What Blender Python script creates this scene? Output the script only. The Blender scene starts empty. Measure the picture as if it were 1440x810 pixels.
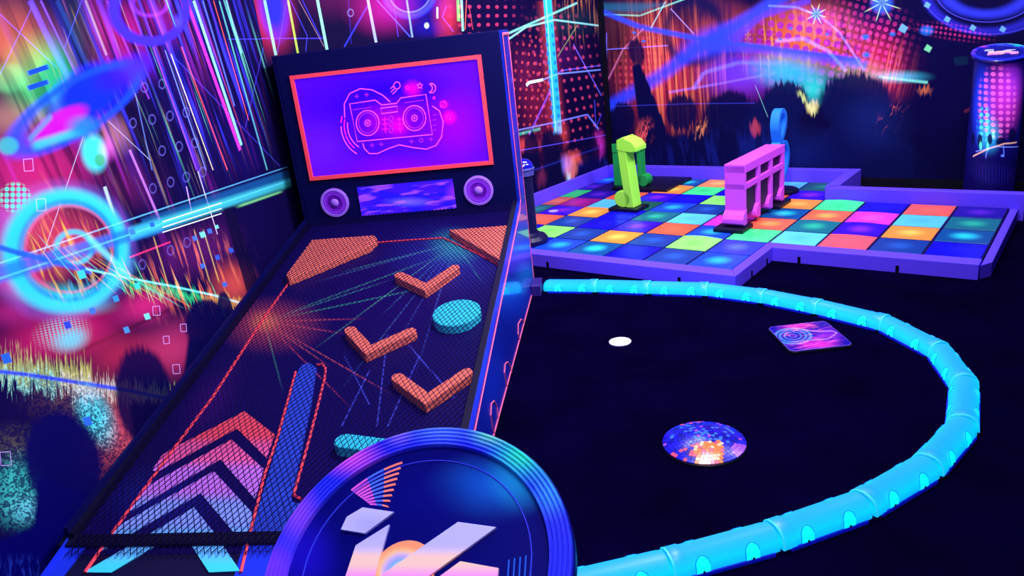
import bpy, math, random
import numpy as np
from mathutils import Matrix, Vector

# ------------------------------------------------------------------ camera, world, lights, exposure
scene = bpy.context.scene
COL = scene.collection
PI = math.pi
H = 1.555                                   # camera height above the floor
F = 1050.0                                  # focal length in pixels of the 1440 x 810 frame
PITCH, ROLL = math.radians(18.6534), math.radians(-6.5774)
cp, sp = math.cos(PITCH), math.sin(PITCH)
cr, sr = math.cos(ROLL), math.sin(ROLL)
_fw = np.array([0, cp, -sp]); _r0 = np.array([1., 0, 0]); _u0 = np.array([0, sp, cp])
_rt = cr*_r0 + sr*_u0
_up = -sr*_r0 + cr*_u0
EYE = np.array([0, 0, H])

cam_d = bpy.data.cameras.new('camera'); cam = bpy.data.objects.new('camera', cam_d); COL.objects.link(cam)
cam_d.sensor_width = 36.0; cam_d.lens = 36.0*F/1440.0; cam_d.clip_start = 0.02; cam_d.clip_end = 60
M = Matrix.Identity(4)
for i in range(3):
    M[i][0] = _rt[i]; M[i][1] = _up[i]; M[i][2] = -_fw[i]; M[i][3] = EYE[i]
cam.matrix_world = M
scene.camera = cam

world = bpy.data.worlds.new('world'); scene.world = world; world.use_nodes = True
bg = world.node_tree.nodes['Background']
bg.inputs['Color'].default_value = (0.20, 0.14, 1.0, 1); bg.inputs['Strength'].default_value = 0.32

# ceiling black-light tubes: the light every fluorescent print in the room answers to
def tube_light(loc, target, power, size=(1.3, 0.25), color=(0.92, 0.86, 1.0)):
    d = bpy.data.lights.new('black_light', 'AREA'); d.shape = 'RECTANGLE'
    d.size, d.size_y = size; d.energy = power; d.color = color
    o = bpy.data.objects.new('black_light', d); COL.objects.link(o)
    o.location = loc
    v = Vector(target) - Vector(loc)
    o.rotation_euler = v.to_track_quat('-Z', 'Y').to_euler()
    return o
tube_light((0.6, 1.2, 2.9), (-1.5, 2.8, 0.7), 62)
tube_light((0.9, 3.2, 2.9), (-0.6, 3.8, 0.7), 150)
tube_light((2.7, 4.3, 2.9), (2.3, 6.6, 0.6), 82)
tube_light((1.0, 5.6, 2.9), (0.6, 6.6, 0.4), 60)
tube_light((3.4, 6.0, 2.9), (2.6, 5.4, 0.0), 60)
tube_light((0.3, -0.6, 2.7), (-0.1, 1.0, 0.9), 12, (0.8, 0.25))

vs = scene.view_settings
vs.view_transform = 'Standard'; vs.look = 'None'; vs.gamma = 1.0; vs.exposure = 0.0; vs.use_curve_mapping = False

# ------------------------------------------------------------------ pixel -> ray -> surface (distance always from the surface touched)
def ray(x, y): return _fw + (x-720)/F*_rt - (y-405)/F*_up
def at(x, y, z=0.0):
    d = ray(x, y); return EYE + d*((z-H)/d[2])
TH = math.radians(-39.9604); DX0, DY0, TS, ZT = 0.16642, 5.17070, 0.3, 0.0896     # dance floor grid
cth, sth = math.cos(TH), math.sin(TH)
UD = np.array([cth, sth, 0]); VD = np.array([-sth, cth, 0])
def D(u, v, z=0.0): return np.array([DX0, DY0, z]) + UD*u*TS + VD*v*TS
def Dinv(X):
    a = np.array([X[0]-DX0, X[1]-DY0]); return (a[0]*cth+a[1]*sth)/TS, (-a[0]*sth+a[1]*cth)/TS
A0 = np.array([0.1349, 4.6014, 0]); HD = math.radians(8.86)                         # pinball cabinet, back right base corner
BK = np.array([math.sin(HD), math.cos(HD), 0]); RT = np.array([math.cos(HD), -math.sin(HD), 0])
def plane_hit(x, y, P0, n):
    d = ray(x, y); return EYE + d*(((P0-EYE) @ n)/(d @ n))
SL = 0.194
def pfz(l): return 0.56 - SL*(l-0.306)
def loc_m(X):
    X = X-A0; return np.array([X @ RT, -(X @ BK), X[2]])
def pf(x, y, dz=0.0):
    """pixel on the sloping playfield -> (across, along)"""
    d = ray(x, y); k = 0.56+dz+SL*0.306+SL*((EYE-A0) @ BK)-H
    q = loc_m(EYE + d*(k/(d[2]-SL*(d @ BK)))); return q[0], q[1]

# ------------------------------------------------------------------ colours and materials
def S(r, g, b):
    def f(c):
        c /= 255.0
        return c/12.92 if c <= 0.04045 else ((c+0.055)/1.055)**2.4
    return (f(r), f(g), f(b), 1.0)
def mat(name, rgb, rough=0.6, spec=0.25, emit=None, es=0.0, metal=0.0, coat=0.0):
    m = bpy.data.materials.new(name); m.use_nodes = True
    b = m.node_tree.nodes['Principled BSDF']
    b.inputs['Base Color'].default_value = S(*rgb); b.inputs['Roughness'].default_value = rough
    b.inputs['Specular IOR Level'].default_value = spec; b.inputs['Metallic'].default_value = metal
    b.inputs['Coat Weight'].default_value = coat
    if emit:
        b.inputs['Emission Color'].default_value = S(*emit); b.inputs['Emission Strength'].default_value = es
    # a touch of procedural mottling so no surface is perfectly even
    nt = m.node_tree; n = nt.nodes.new('ShaderNodeTexNoise'); n.inputs['Scale'].default_value = 38
    tc = nt.nodes.new('ShaderNodeTexCoord'); nt.links.new(tc.outputs['Object'], n.inputs['Vector'])
    mr = nt.nodes.new('ShaderNodeMapRange'); mr.inputs['To Min'].default_value = max(rough-0.08, 0.02); mr.inputs['To Max'].default_value = min(rough+0.08, 1)
    nt.links.new(n.outputs['Fac'], mr.inputs['Value']); nt.links.new(mr.outputs['Result'], b.inputs['Roughness'])
    return m

# --- print primitives as small reusable node groups
_groups = {}
class GB:
    def __init__(s, name, ins, outs):
        s.t = bpy.data.node_groups.new(name, 'ShaderNodeTree')
        for n, k in ins: s.t.interface.new_socket(n, in_out='INPUT', socket_type={'v': 'NodeSocketVector', 'f': 'NodeSocketFloat', 'c': 'NodeSocketColor'}[k])
        for n, k in outs: s.t.interface.new_socket(n, in_out='OUTPUT', socket_type={'v': 'NodeSocketVector', 'f': 'NodeSocketFloat', 'c': 'NodeSocketColor'}[k])
        s.gi = s.t.nodes.new('NodeGroupInput'); s.go = s.t.nodes.new('NodeGroupOutput')
    def i(s, n): return s.gi.outputs[n]
    def put(s, v, sock):
        if isinstance(v, (int, float, tuple)): sock.default_value = v
        else: s.t.links.new(v, sock)
    def m(s, op, *a):
        n = s.t.nodes.new('ShaderNodeMath'); n.operation = op
        for k, v in enumerate(a): s.put(v, n.inputs[k])
        return n.outputs[0]
    def v(s, op, *a, out=0):
        n = s.t.nodes.new('ShaderNodeVectorMath'); n.operation = op
        for k, q in enumerate(a): s.put(q, n.inputs[k])
        return n.outputs[out]
    def dot(s, a, b): return s.v('DOT_PRODUCT', a, b, out='Value')
    def xy(s, P, a, b):
        c = s.t.nodes.new('ShaderNodeCombineXYZ'); s.put(s.dot(P, a), c.inputs[0]); s.put(s.dot(P, b), c.inputs[1]); return c.outputs[0]
    def mr(s, v, f0, f1, t0, t1, kind='SMOOTHSTEP'):
        n = s.t.nodes.new('ShaderNodeMapRange'); n.interpolation_type = kind; s.put(v, n.inputs['Value'])
        for q, nm in ((f0, 'From Min'), (f1, 'From Max'), (t0, 'To Min'), (t1, 'To Max')): s.put(q, n.inputs[nm])
        return n.outputs['Result']
    def noise(s, vec, detail=2.0, rough=0.55, dist=0.0):
        n = s.t.nodes.new('ShaderNodeTexNoise'); n.inputs['Scale'].default_value = 1.0; n.inputs['Detail'].default_value = detail
        n.inputs['Roughness'].default_value = rough; n.inputs['Distortion'].default_value = dist; s.put(vec, n.inputs['Vector']); return n.outputs['Fac']
    def mix(s, f, mode):
        n = s.t.nodes.new('ShaderNodeMix'); n.data_type = 'RGBA'; n.blend_type = mode
        s.put(f, n.inputs[0]); s.put(s.i('Col'), n.inputs[6]); s.put(s.i('C'), n.inputs[7]); s.put(n.outputs[2], s.go.inputs[0])
def group(kind, mode='MIX'):
    key = (kind, mode)
    if key in _groups: return _groups[key]
    CC = [('C', 'c'), ('Col', 'c')]; V2 = [('P', 'v'), ('R1', 'v'), ('R2', 'v')]; OC = [('Col', 'c')]
    nm = 'print_%s_%s' % (kind, mode.lower())
    if kind == 'blob':
        g = GB(nm, V2+[('Lo', 'f'), ('K', 'f')]+CC, OC); d = g.v('LENGTH', g.xy(g.i('P'), g.i('R1'), g.i('R2')), out='Value')
        g.mix(g.mr(d, g.i('Lo'), 1.0, g.i('K'), 0.0), mode)
    elif kind == 'ring':
        g = GB(nm, V2+[('Lo', 'f'), ('Hi', 'f'), ('K', 'f')]+CC, OC); d = g.v('LENGTH', g.xy(g.i('P'), g.i('R1'), g.i('R2')), out='Value')
        g.mix(g.mr(g.m('ABSOLUTE', g.m('SUBTRACT', d, 1.0)), g.i('Lo'), g.i('Hi'), g.i('K'), 0.0), mode)
    elif kind == 'line':
        g = GB(nm, V2+[('Lo', 'f'), ('Fade', 'f'), ('K', 'f')]+CC, OC)
        a = g.mr(g.m('ABSOLUTE', g.dot(g.i('P'), g.i('R1'))), g.i('Lo'), 1.0, g.i('K'), 0.0); b = g.mr(g.m('ABSOLUTE', g.dot(g.i('P'), g.i('R2'))), g.i('Fade'), 1.0, 1.0, 0.0)
        g.mix(g.m('MULTIPLY', a, b), mode)
    elif kind == 'dots':
        g = GB(nm, V2+[('M1', 'v'), ('M2', 'v'), ('R', 'f'), ('Lo', 'f'), ('K', 'f')]+CC, OC)
        d = g.v('DISTANCE', g.v('FRACTION', g.xy(g.i('P'), g.i('R1'), g.i('R2'))), (0.5, 0.5, 0.0), out='Value')
        q = g.mr(g.v('LENGTH', g.xy(g.i('P'), g.i('M1'), g.i('M2')), out='Value'), g.i('Lo'), 1.0, 1.0, 0.0)
        g.mix(g.m('MULTIPLY', g.mr(d, g.m('MULTIPLY', g.i('R'), 0.6), g.i('R'), g.i('K'), 0.0), q), mode)
    elif kind in ('streaks', 'ripple'):
        g = GB(nm, V2+[('M1', 'v'), ('M2', 'v'), ('Seed', 'v'), ('N0', 'f'), ('N1', 'f'), ('Lo', 'f'), ('K', 'f')]+CC, OC)
        nz = g.noise(g.v('ADD', g.xy(g.i('P'), g.i('R1'), g.i('R2')), g.i('Seed')), dist=1.6 if kind == 'ripple' else 0.0)
        q = g.mr(g.v('LENGTH', g.xy(g.i('P'), g.i('M1'), g.i('M2')), out='Value'), g.i('Lo'), 1.0, 1.0, 0.0)
        g.mix(g.m('MULTIPLY', g.mr(nz, g.i('N0'), g.i('N1'), 0.0, g.i('K')), q), mode)
    elif kind == 'edge':
        g = GB(nm, [('P', 'v'), ('R', 'v'), ('Prev', 'f')], [('D', 'f')]); g.put(g.m('MINIMUM', g.dot(g.i('P'), g.i('R')), g.i('Prev')), g.go.inputs[0])
    elif kind == 'fill':
        g = GB(nm, [('D', 'f'), ('K', 'f')]+CC, OC); g.mix(g.mr(g.i('D'), 0.0, 1.0, 0.0, g.i('K')), mode)
    elif kind == 'jitter':
        g = GB(nm, V2+[('Seed', 'v'), ('Dir', 'v')], [('P', 'v')]); nz = g.noise(g.v('ADD', g.xy(g.i('P'), g.i('R1'), g.i('R2')), g.i('Seed')), rough=0.7)
        n = g.t.nodes.new('ShaderNodeVectorMath'); n.operation = 'SCALE'; g.put(g.i('Dir'), n.inputs[0]); g.put(g.mr(nz, 0.25, 0.75, -1.0, 1.0, 'LINEAR'), n.inputs['Scale'])
        g.put(g.v('ADD', g.i('P'), n.outputs[0]), g.go.inputs[0])
    _groups[key] = g.t; return g.t

class Art:
    """a flat print described by node primitives in the surface's own 2D coordinates"""
    def __init__(s, name, base, px, axes='xy', rough=0.6, spec=0.04, coat=0.0, emit=0.0):
        s.px = px; s.axes = axes; s.rec = []; s.jit = None; s.args = (name, base, rough, spec, coat, emit)
    # geometry of a primitive in print coordinates
    def rows(s, c, p, q):
        c, p, q = map(np.array, (c, p, q)); Mi = np.linalg.inv(np.array([p-c, q-c]).T); o = -Mi @ c
        return (Mi[0][0], Mi[0][1], o[0]), (Mi[1][0], Mi[1][1], o[1])
    def frame(s, x, y, rx, ry, rot=0):
        a = math.radians(rot); ca, sa = math.cos(a), math.sin(a)
        return s.rows(s.px(x, y), s.px(x+rx*ca, y+rx*sa), s.px(x-ry*sa, y+ry*ca))
    def box(s, x, y, rx, ry, k=1.0, m=0):
        r = max(rx, ry)*k + (32 if s.jit else 0) + m
        q = [s.px(x+r*math.cos(t*PI/4), y+r*math.sin(t*PI/4)) for t in range(8)]
        return s.bb(q)
    def bb(s, q): return (min(p[0] for p in q), max(p[0] for p in q), min(p[1] for p in q), max(p[1] for p in q))
    def add(s, kind, mode, box, **kw): s.rec.append((kind, mode, box, kw, s.jit))
    def blob(s, x, y, rx, ry, rgb, rot=0, k=1.0, soft=1.0, mode='SCREEN'):
        f = s.frame(x, y, rx, ry, rot); s.add('blob', mode, s.box(x, y, rx, ry), R1=f[0], R2=f[1], Lo=1-soft, K=k, C=rgb)
    def ring(s, x, y, rx, ry, rgb, t=0.15, rot=0, k=1.0, mode='SCREEN', hard=0.0):
        f = s.frame(x, y, rx, ry, rot); s.add('ring', mode, s.box(x, y, rx, ry, 1+t), R1=f[0], R2=f[1], Lo=t*hard, Hi=t, K=k, C=rgb)
    def line(s, x1, y1, x2, y2, w, rgb, k=1.0, soft=0.6, fade=0.02, mode='SCREEN'):
        P, Q = np.array(s.px(x1, y1)), np.array(s.px(x2, y2)); mx, my = (x1+x2)/2, (y1+y2)/2
        L = math.hypot(x2-x1, y2-y1); nx, ny = -(y2-y1)/L, (x2-x1)/L
        d = (Q-P)/np.linalg.norm(Q-P); nn = np.array([-d[1], d[0]])
        wd = abs((np.array(s.px(mx+nx*w/2, my+ny*w/2))-np.array(s.px(mx, my))) @ nn) + 1e-6
        h = np.linalg.norm(Q-P)/2; C = (P+Q)/2; g = w/2+(32 if s.jit else 0)
        s.add('line', mode, s.bb([s.px(x+i*g, y+j*g) for x, y in ((x1, y1), (x2, y2)) for i in (-1, 1) for j in (-1, 1)]),
              R1=(nn[0]/wd, nn[1]/wd, -(nn @ P)/wd), R2=(d[0]/h, d[1]/h, -(d @ C)/h), Lo=1-soft, Fade=1-fade, K=k, C=rgb)
    def path(s, pts, w, rgb, **kw):
        for (a, b), (c, d) in zip(pts, pts[1:]): s.line(a, b, c, d, w, rgb, **kw)
    def poly(s, pts, rgb, soft=2.0, k=1.0, mode='MIX'):
        pts = list(pts); q = [np.array(s.px(*p)) for p in pts]
        if sum(a[0]*b[1]-a[1]*b[0] for a, b in zip(q, q[1:]+q[:1])) < 0: q.reverse(); pts.reverse()
        cxm, cym = sum(p[0] for p in pts)/len(pts), sum(p[1] for p in pts)/len(pts)
        g = np.linalg.norm(np.array(s.px(cxm+soft, cym))-np.array(s.px(cxm, cym))); E = []
        for a, b in zip(q, q[1:]+q[:1]):
            d = (b-a)/np.linalg.norm(b-a); nn = np.array([-d[1], d[0]]); E.append((nn[0]/g, nn[1]/g, -(nn @ a)/g))
        j = 32 if s.jit else 0
        s.add('poly', mode, s.bb([s.px(x+i*j, y+i*j) for x, y in pts for i in (-1, 1)]), E=E, K=k, C=rgb)
    def streaks(s, x, y, rx, ry, rot, across, along, rgb, k=1.0, lo=0.5, hi=0.62, soft=0.8, seed=0.0, mode='SCREEN', kind='streaks'):
        f = s.frame(x, y, rx, ry, rot); r = tuple(tuple(c*m for c in v) for v, m in zip(f, (across, along)))
        s.add(kind, mode, s.box(x, y, rx, ry), R1=r[0], R2=r[1], M1=f[0], M2=f[1], Seed=(seed, seed*1.7, seed*0.3), N0=lo, N1=hi, Lo=1-soft, K=k, C=rgb)
    def dots(s, x, y, rx, ry, nx, ny, rgb, r=0.3, rot=0, k=1.0, soft=0.6, mode='SCREEN'):
        f = s.frame(x, y, rx, ry, rot); g = tuple(tuple(c*m for c in v) for v, m in zip(f, (nx, ny)))
        s.add('dots', mode, s.box(x, y, rx, ry), R1=g[0], R2=g[1], M1=f[0], M2=f[1], R=r, Lo=1-soft, K=k, C=rgb)
    def jitter(s, x, y, rot, scale_px, amp_px, seed=0.0):
        """smear what follows along one direction, in narrow uneven hairs"""
        a = math.radians(rot); f = s.frame(x, y, scale_px, scale_px*14, rot)
        d = np.array(s.px(x-amp_px*math.sin(a), y+amp_px*math.cos(a)))-np.array(s.px(x, y))
        s.jit = dict(R1=f[0], R2=f[1], Seed=(seed, seed*1.7, 0.3), Dir=(d[0], d[1], 0.0))
    def plain(s): s.jit = None
    def done(s, cell=None):
        """the node material, holding only the primitives that reach the given cell of the print"""
        name, base, rough, spec, coat, emit = s.args
        m = bpy.data.materials.new(name); m.use_nodes = True; nt = m.node_tree; N = nt.nodes; L = nt.links.new
        b = N['Principled BSDF']; b.inputs['Roughness'].default_value = rough; b.inputs['Specular IOR Level'].default_value = spec; b.inputs['Coat Weight'].default_value = coat
        tc = N.new('ShaderNodeTexCoord'); sep = N.new('ShaderNodeSeparateXYZ'); L(tc.outputs['Object'], sep.inputs[0])
        c = N.new('ShaderNodeCombineXYZ'); c.inputs[2].default_value = 1.0
        if s.axes == 'cyl':
            ng = N.new('ShaderNodeMath'); ng.operation = 'MULTIPLY'; L(sep.outputs[1], ng.inputs[0]); ng.inputs[1].default_value = -1
            an = N.new('ShaderNodeMath'); an.operation = 'ARCTAN2'; L(sep.outputs[0], an.inputs[0]); L(ng.outputs[0], an.inputs[1])
            L(an.outputs[0], c.inputs[0]); L(sep.outputs[2], c.inputs[1])
        else:
            for k in (0, 1): L(sep.outputs['xyz'.index(s.axes[k])], c.inputs[k])
        P0 = c.outputs[0]; rgb = N.new('ShaderNodeRGB'); rgb.outputs[0].default_value = S(*base); col = rgb.outputs[0]
        jn = {}
        def G(kind, mode, kw, P=None, col=None):
            g = N.new('ShaderNodeGroup'); g.node_tree = group(kind, mode)
            for k, v in kw.items(): g.inputs[k].default_value = S(*v) if k == 'C' else v
            if P is not None: L(P, g.inputs['P'])
            if col is not None: L(col, g.inputs['Col'])
            return g
        for kind, mode, bx, kw, jit in s.rec:
            if cell and (bx[1] < cell[0] or bx[0] > cell[1] or bx[3] < cell[2] or bx[2] > cell[3]): continue
            P = P0
            if jit:
                if id(jit) not in jn: jn[id(jit)] = G('jitter', 'MIX', jit, P0).outputs[0]
                P = jn[id(jit)]
            if kind == 'poly':
                d = None
                for e in kw['E']:
                    g = G('edge', 'MIX', dict(R=e, Prev=1e3), P)
                    if d is not None: L(d, g.inputs['Prev'])
                    d = g.outputs[0]
                g = G('fill', mode, dict(K=kw['K'], C=kw['C']), None, col); L(d, g.inputs['D'])
            else: g = G(kind, mode, kw, P, col)
            col = g.outputs[0]
        L(col, b.inputs['Base Color'])
        if emit: L(col, b.inputs['Emission Color']); b.inputs['Emission Strength'].default_value = emit
        return m
    def panel(s, name, xs, zs, y0, y1):
        """an upright slab printed on its front, one material per cell of the print so each stays small"""
        mb = MB(); nx, nz = len(xs), len(zs); f = 0.0
        mb.v = [(x, f, z) for z in zs for x in xs]; mats = []; mi = []
        for j in range(nz-1):
            for i in range(nx-1):
                mb.f.append((j*nx+i, j*nx+i+1, (j+1)*nx+i+1, (j+1)*nx+i)); mi.append(len(mats)); mats.append(s.done((xs[i], xs[i+1], zs[j], zs[j+1])))
        k = len(mb.v); back = y0 if y0 != 0 else y1
        loop = [i for i in range(nx)]+[j*nx+nx-1 for j in range(1, nz)]+[(nz-1)*nx+i for i in range(nx-2, -1, -1)]+[j*nx for j in range(nz-2, 0, -1)]
        mb.v += [(mb.v[i][0], back, mb.v[i][2]) for i in loop]; n = len(loop)
        for i in range(n): mb.f.append((loop[i], loop[(i+1) % n], k+(i+1) % n, k+i)); mi.append(0)
        mb.f.append(tuple(k+i for i in range(n))); mi.append(0)
        o = mb.build(name, mats[0])
        for m in mats[1:]: o.data.materials.append(m)
        o.data.polygons.foreach_set('material_index', mi); o['kind'] = 'structure'
        return o

# ------------------------------------------------------------------ mesh helpers
class MB:
    def __init__(s): s.v = []; s.f = []
    def add(s, v, f):
        o = len(s.v); s.v += [tuple(map(float, p)) for p in v]; s.f += [tuple(i+o for i in q) for q in f]; return s
    def box(s, x0, x1, y0, y1, z0, z1):
        return s.add([(x, y, z) for z in (z0, z1) for y in (y0, y1) for x in (x0, x1)],
                     [(0, 2, 3, 1), (4, 5, 7, 6), (0, 1, 5, 4), (2, 6, 7, 3), (0, 4, 6, 2), (1, 3, 7, 5)])
    def prism(s, poly, fn, h0, h1):
        """poly in 2D, fn(p, q, h) -> 3D; caps plus sides"""
        n = len(poly); v = [fn(p[0], p[1], h) for h in (h0, h1) for p in poly]
        return s.add(v, [tuple(range(n-1, -1, -1)), tuple(range(n, 2*n))]+[(i, (i+1) % n, n+(i+1) % n, n+i) for i in range(n)])
    def loft(s, rings, closed=True, caps=True):
        n = len(rings[0]); v = [p for r in rings for p in r]; f = []
        for k in range(len(rings)-1):
            for i in range(n if closed else n-1):
                j = (i+1) % n; f.append((k*n+i, k*n+j, (k+1)*n+j, (k+1)*n+i))
        if caps: f += [tuple(range(n-1, -1, -1)), tuple((len(rings)-1)*n+i for i in range(n))]
        return s.add(v, f)
    def lathe(s, prof, seg=40, fn=lambda x, y, z: (x, y, z)):
        rings = [[fn(r*math.cos(2*PI*i/seg), r*math.sin(2*PI*i/seg), z) for i in range(seg)] for r, z in prof]
        return s.loft(rings)
    def tube(s, pts, r, seg=6, closed=False):
        pts = [np.array(p, float) for p in pts]; n = len(pts); rings = []
        up = np.array([0.13, 0.21, 0.97])
        for i, p in enumerate(pts):
            a = pts[(i-1) % n] if (closed or i) else p; b = pts[(i+1) % n] if (closed or i < n-1) else p
            d = b-a; d = d/(np.linalg.norm(d)+1e-9); e = np.cross(d, up)
            if np.linalg.norm(e) < 1e-3: e = np.cross(d, [1, 0, 0])
            e /= np.linalg.norm(e); g = np.cross(e, d)
            rings.append([p+r*(math.cos(2*PI*k/seg)*e+math.sin(2*PI*k/seg)*g) for k in range(seg)])
        if closed: rings.append(rings[0])
        return s.loft(rings, caps=not closed)
    def mesh(s, name, m, smooth=None):
        me = bpy.data.meshes.new(name); me.from_pydata(s.v, [], s.f); me.update()
        me.materials.append(m)
        import bmesh
        b = bmesh.new(); b.from_mesh(me); bmesh.ops.recalc_face_normals(b, faces=b.faces); b.to_mesh(me); b.free()
        if smooth is not None:
            me.polygons.foreach_set('use_smooth', [True]*len(me.polygons))
            me.set_sharp_from_angle(angle=math.radians(smooth))
        return me
    def build(s, name, m, parent=None, smooth=None, bevel=0.0, kind=None, label=None):
        o = bpy.data.objects.new(name, s.mesh(name, m, smooth)); COL.objects.link(o)
        if parent is not None: o.parent = parent
        if bevel:
            bv = o.modifiers.new('bevel', 'BEVEL'); bv.width = bevel; bv.segments = 2; bv.limit_method = 'ANGLE'
        if kind: o['kind'] = kind
        if label: o['label'] = label
        return o
def tag(o, label, cat, group=None):
    o['label'] = label; o['category'] = cat
    if group: o['group'] = group
    return o
def thing(name, label, cat, loc=(0, 0, 0), rotz=0.0, group=None):
    o = bpy.data.objects.new(name, None); COL.objects.link(o); o.empty_display_size = 0.1
    o.location = loc; o.rotation_euler = (0, 0, rotz); return tag(o, label, cat, group)
def inst(o, parent, matrix=None, name=None):
    c = o.copy(); COL.objects.link(c); c.parent = parent
    if matrix is not None: c.matrix_local = matrix
    return c
def stroke(pts, r, cap=7):
    """outline of a thick polyline with round ends"""
    pts = [np.array(p, float) for p in pts]; n = len(pts); L = []; R_ = []
    for i, p in enumerate(pts):
        ds = []
        if i: ds.append((p-pts[i-1])/np.linalg.norm(p-pts[i-1]))
        if i < n-1: ds.append((pts[i+1]-p)/np.linalg.norm(pts[i+1]-p))
        t = sum(ds); t = t/np.linalg.norm(t); k = 1/max(0.5, t @ ds[0]); nn = np.array([-t[1], t[0]])*r*k
        L.append(p+nn); R_.append(p-nn)
    out = []
    def arc(c, start, sgn):
        a0 = math.atan2(*(start-c)[::-1])
        return [c+r*np.array([math.cos(a0+sgn*PI*k/cap), math.sin(a0+sgn*PI*k/cap)]) for k in range(cap+1)]
    out += L[1:-1] if n > 2 else []
    out += arc(pts[-1], L[-1], -1)
    out += R_[1:-1][::-1] if n > 2 else []
    out += arc(pts[0], R_[0], -1)
    return out
def place(o, X, Y, Z, T):
    m = Matrix.Identity(4)
    for i in range(3): m[i][0] = X[i]; m[i][1] = Y[i]; m[i][2] = Z[i]; m[i][3] = T[i]
    o.matrix_world = m; return m
ZUP = np.array([0, 0, 1.0])
# ------------------------------------------------------------------ the setting: floor and three mural walls
AW = -1.435
_la = (D(-2.75, 0)-A0) @ RT; _lb = (D(-2.75, 1)-A0) @ RT
VC = (AW-_la)/(_lb-_la); CORN = D(-2.75, VC)                 # corner of left wall and middle wall
BCORN = D(-2.75, 8.42)                                       # corner of middle wall and back wall
def px_left(x, y):
    X = plane_hit(x, y, CORN, RT)-CORN; return (X @ -BK, X[2])
def px_mid(x, y):
    X = plane_hit(x, y, CORN, UD)-CORN; return (X @ VD, X[2])
def px_back(x, y):
    X = plane_hit(x, y, BCORN, VD)-BCORN; return (X @ UD, X[2])

m_floor = bpy.data.materials.new('floor_carpet'); m_floor.use_nodes = True
nt = m_floor.node_tree; b = nt.nodes['Principled BSDF']; b.inputs['Roughness'].default_value = 0.95; b.inputs['Specular IOR Level'].default_value = 0.0
tc = nt.nodes.new('ShaderNodeTexCoord'); nz = nt.nodes.new('ShaderNodeTexNoise'); nz.inputs['Scale'].default_value = 3.0; nz.inputs['Detail'].default_value = 6
rp = nt.nodes.new('ShaderNodeValToRGB'); rp.color_ramp.elements[0].color = S(3, 1, 22); rp.color_ramp.elements[1].color = S(5, 2, 36)
rp.color_ramp.elements[0].position = 0.3; rp.color_ramp.elements[1].position = 0.75
nt.links.new(tc.outputs['Object'], nz.inputs['Vector']); nt.links.new(nz.outputs['Fac'], rp.inputs['Fac'])
vo = nt.nodes.new('ShaderNodeTexVoronoi'); vo.inputs['Scale'].default_value = 2.3; nt.links.new(tc.outputs['Object'], vo.inputs['Vector'])   # stray lint
lt = nt.nodes.new('ShaderNodeMath'); lt.operation = 'LESS_THAN'; lt.inputs[1].default_value = 0.007; nt.links.new(vo.outputs['Distance'], lt.inputs[0])
mx = nt.nodes.new('ShaderNodeMix'); mx.data_type = 'RGBA'; nt.links.new(lt.outputs[0], mx.inputs[0]); nt.links.new(rp.outputs['Color'], mx.inputs[6]); mx.inputs[7].default_value = S(70, 60, 150)
nt.links.new(mx.outputs[2], b.inputs['Base Color'])
o = MB().box(-3, 8, -1.5, 11, -0.05, 0).build('floor', m_floor); o['kind'] = 'structure'; o['label'] = 'black carpet floor under ultraviolet light'

# ---- left wall print
a = Art('mural_left', (14, 6, 62), px_left, 'xz')
B = a.blob
B(10, 60, 90, 90, (190, 90, 30), k=0.9); B(60, 110, 62, 78, (60, 215, 95), rot=-15, k=1.0); B(14, 110, 34, 26, (20, 170, 90), k=0.8, soft=0.5)
B(75, 108, 26, 30, (25, 160, 110), k=0.8, soft=0.5, mode='MIX')
B(15, 165, 70, 40, (170, 120, 90), k=0.7)
B(50, 240, 120, 80, (190, 30, 95), k=0.9); B(20, 300, 70, 60, (150, 30, 100), k=0.5); B(95, 175, 60, 46, (150, 20, 150), k=0.8); B(175, 275, 70, 60, (14, 6, 60), k=0.7, mode='MIX')
B(160, 60, 45, 100, (160, 20, 70), rot=-20, k=0.8); B(115, 45, 45, 70, (20, 60, 40), rot=-20, k=0.5)
B(205, 40, 62, 62, (180, 20, 120), k=0.8); B(190, 95, 60, 40, (120, 10, 190), k=0.8); B(160, 190, 50, 40, (190, 120, 90), k=0.8); B(185, 250, 70, 60, (110, 20, 60), k=0.6)
B(280, 160, 70, 150, (20, 5, 90), rot=-20, k=0.7); B(255, 120, 34, 130, (20, 20, 190), rot=-20, k=0.8); B(330, 190, 50, 90, (14, 14, 130), rot=-20, k=0.7)
B(60, 330, 110, 90, (210, 60, 60), k=0.7); B(110, 345, 60, 60, (170, 30, 70), k=0.6); B(30, 395, 60, 40, (200, 40, 90), k=0.8)
B(90, 470, 110, 50, (205, 25, 85), rot=-15, k=0.9); B(205, 430, 55, 36, (200, 35, 100), rot=-15, k=0.9); a.line(20, 440, 300, 372, 14, (14, 6, 60), k=0.8, soft=1, fade=0.1, mode='MIX'); a.line(100, 500, 260, 425, 10, (40, 8, 40), k=0.6, soft=1, fade=0.2, mode='MIX'); B(280, 350, 80, 50, (90, 20, 80), rot=-20, k=0.7)
B(330, 400, 40, 45, (220, 80, 40), k=0.8); B(15, 440, 60, 30, (170, 30, 100), k=0.7); B(180, 500, 90, 50, (190, 40, 50), k=0.7); B(250, 490, 60, 60, (190, 50, 90), k=0.8)
B(180, 600, 40, 80, (240, 90, 90), k=0.9); B(150, 640, 60, 60, (150, 60, 60), k=0.8); B(120, 560, 90, 50, (120, 80, 60), k=0.6)
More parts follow.
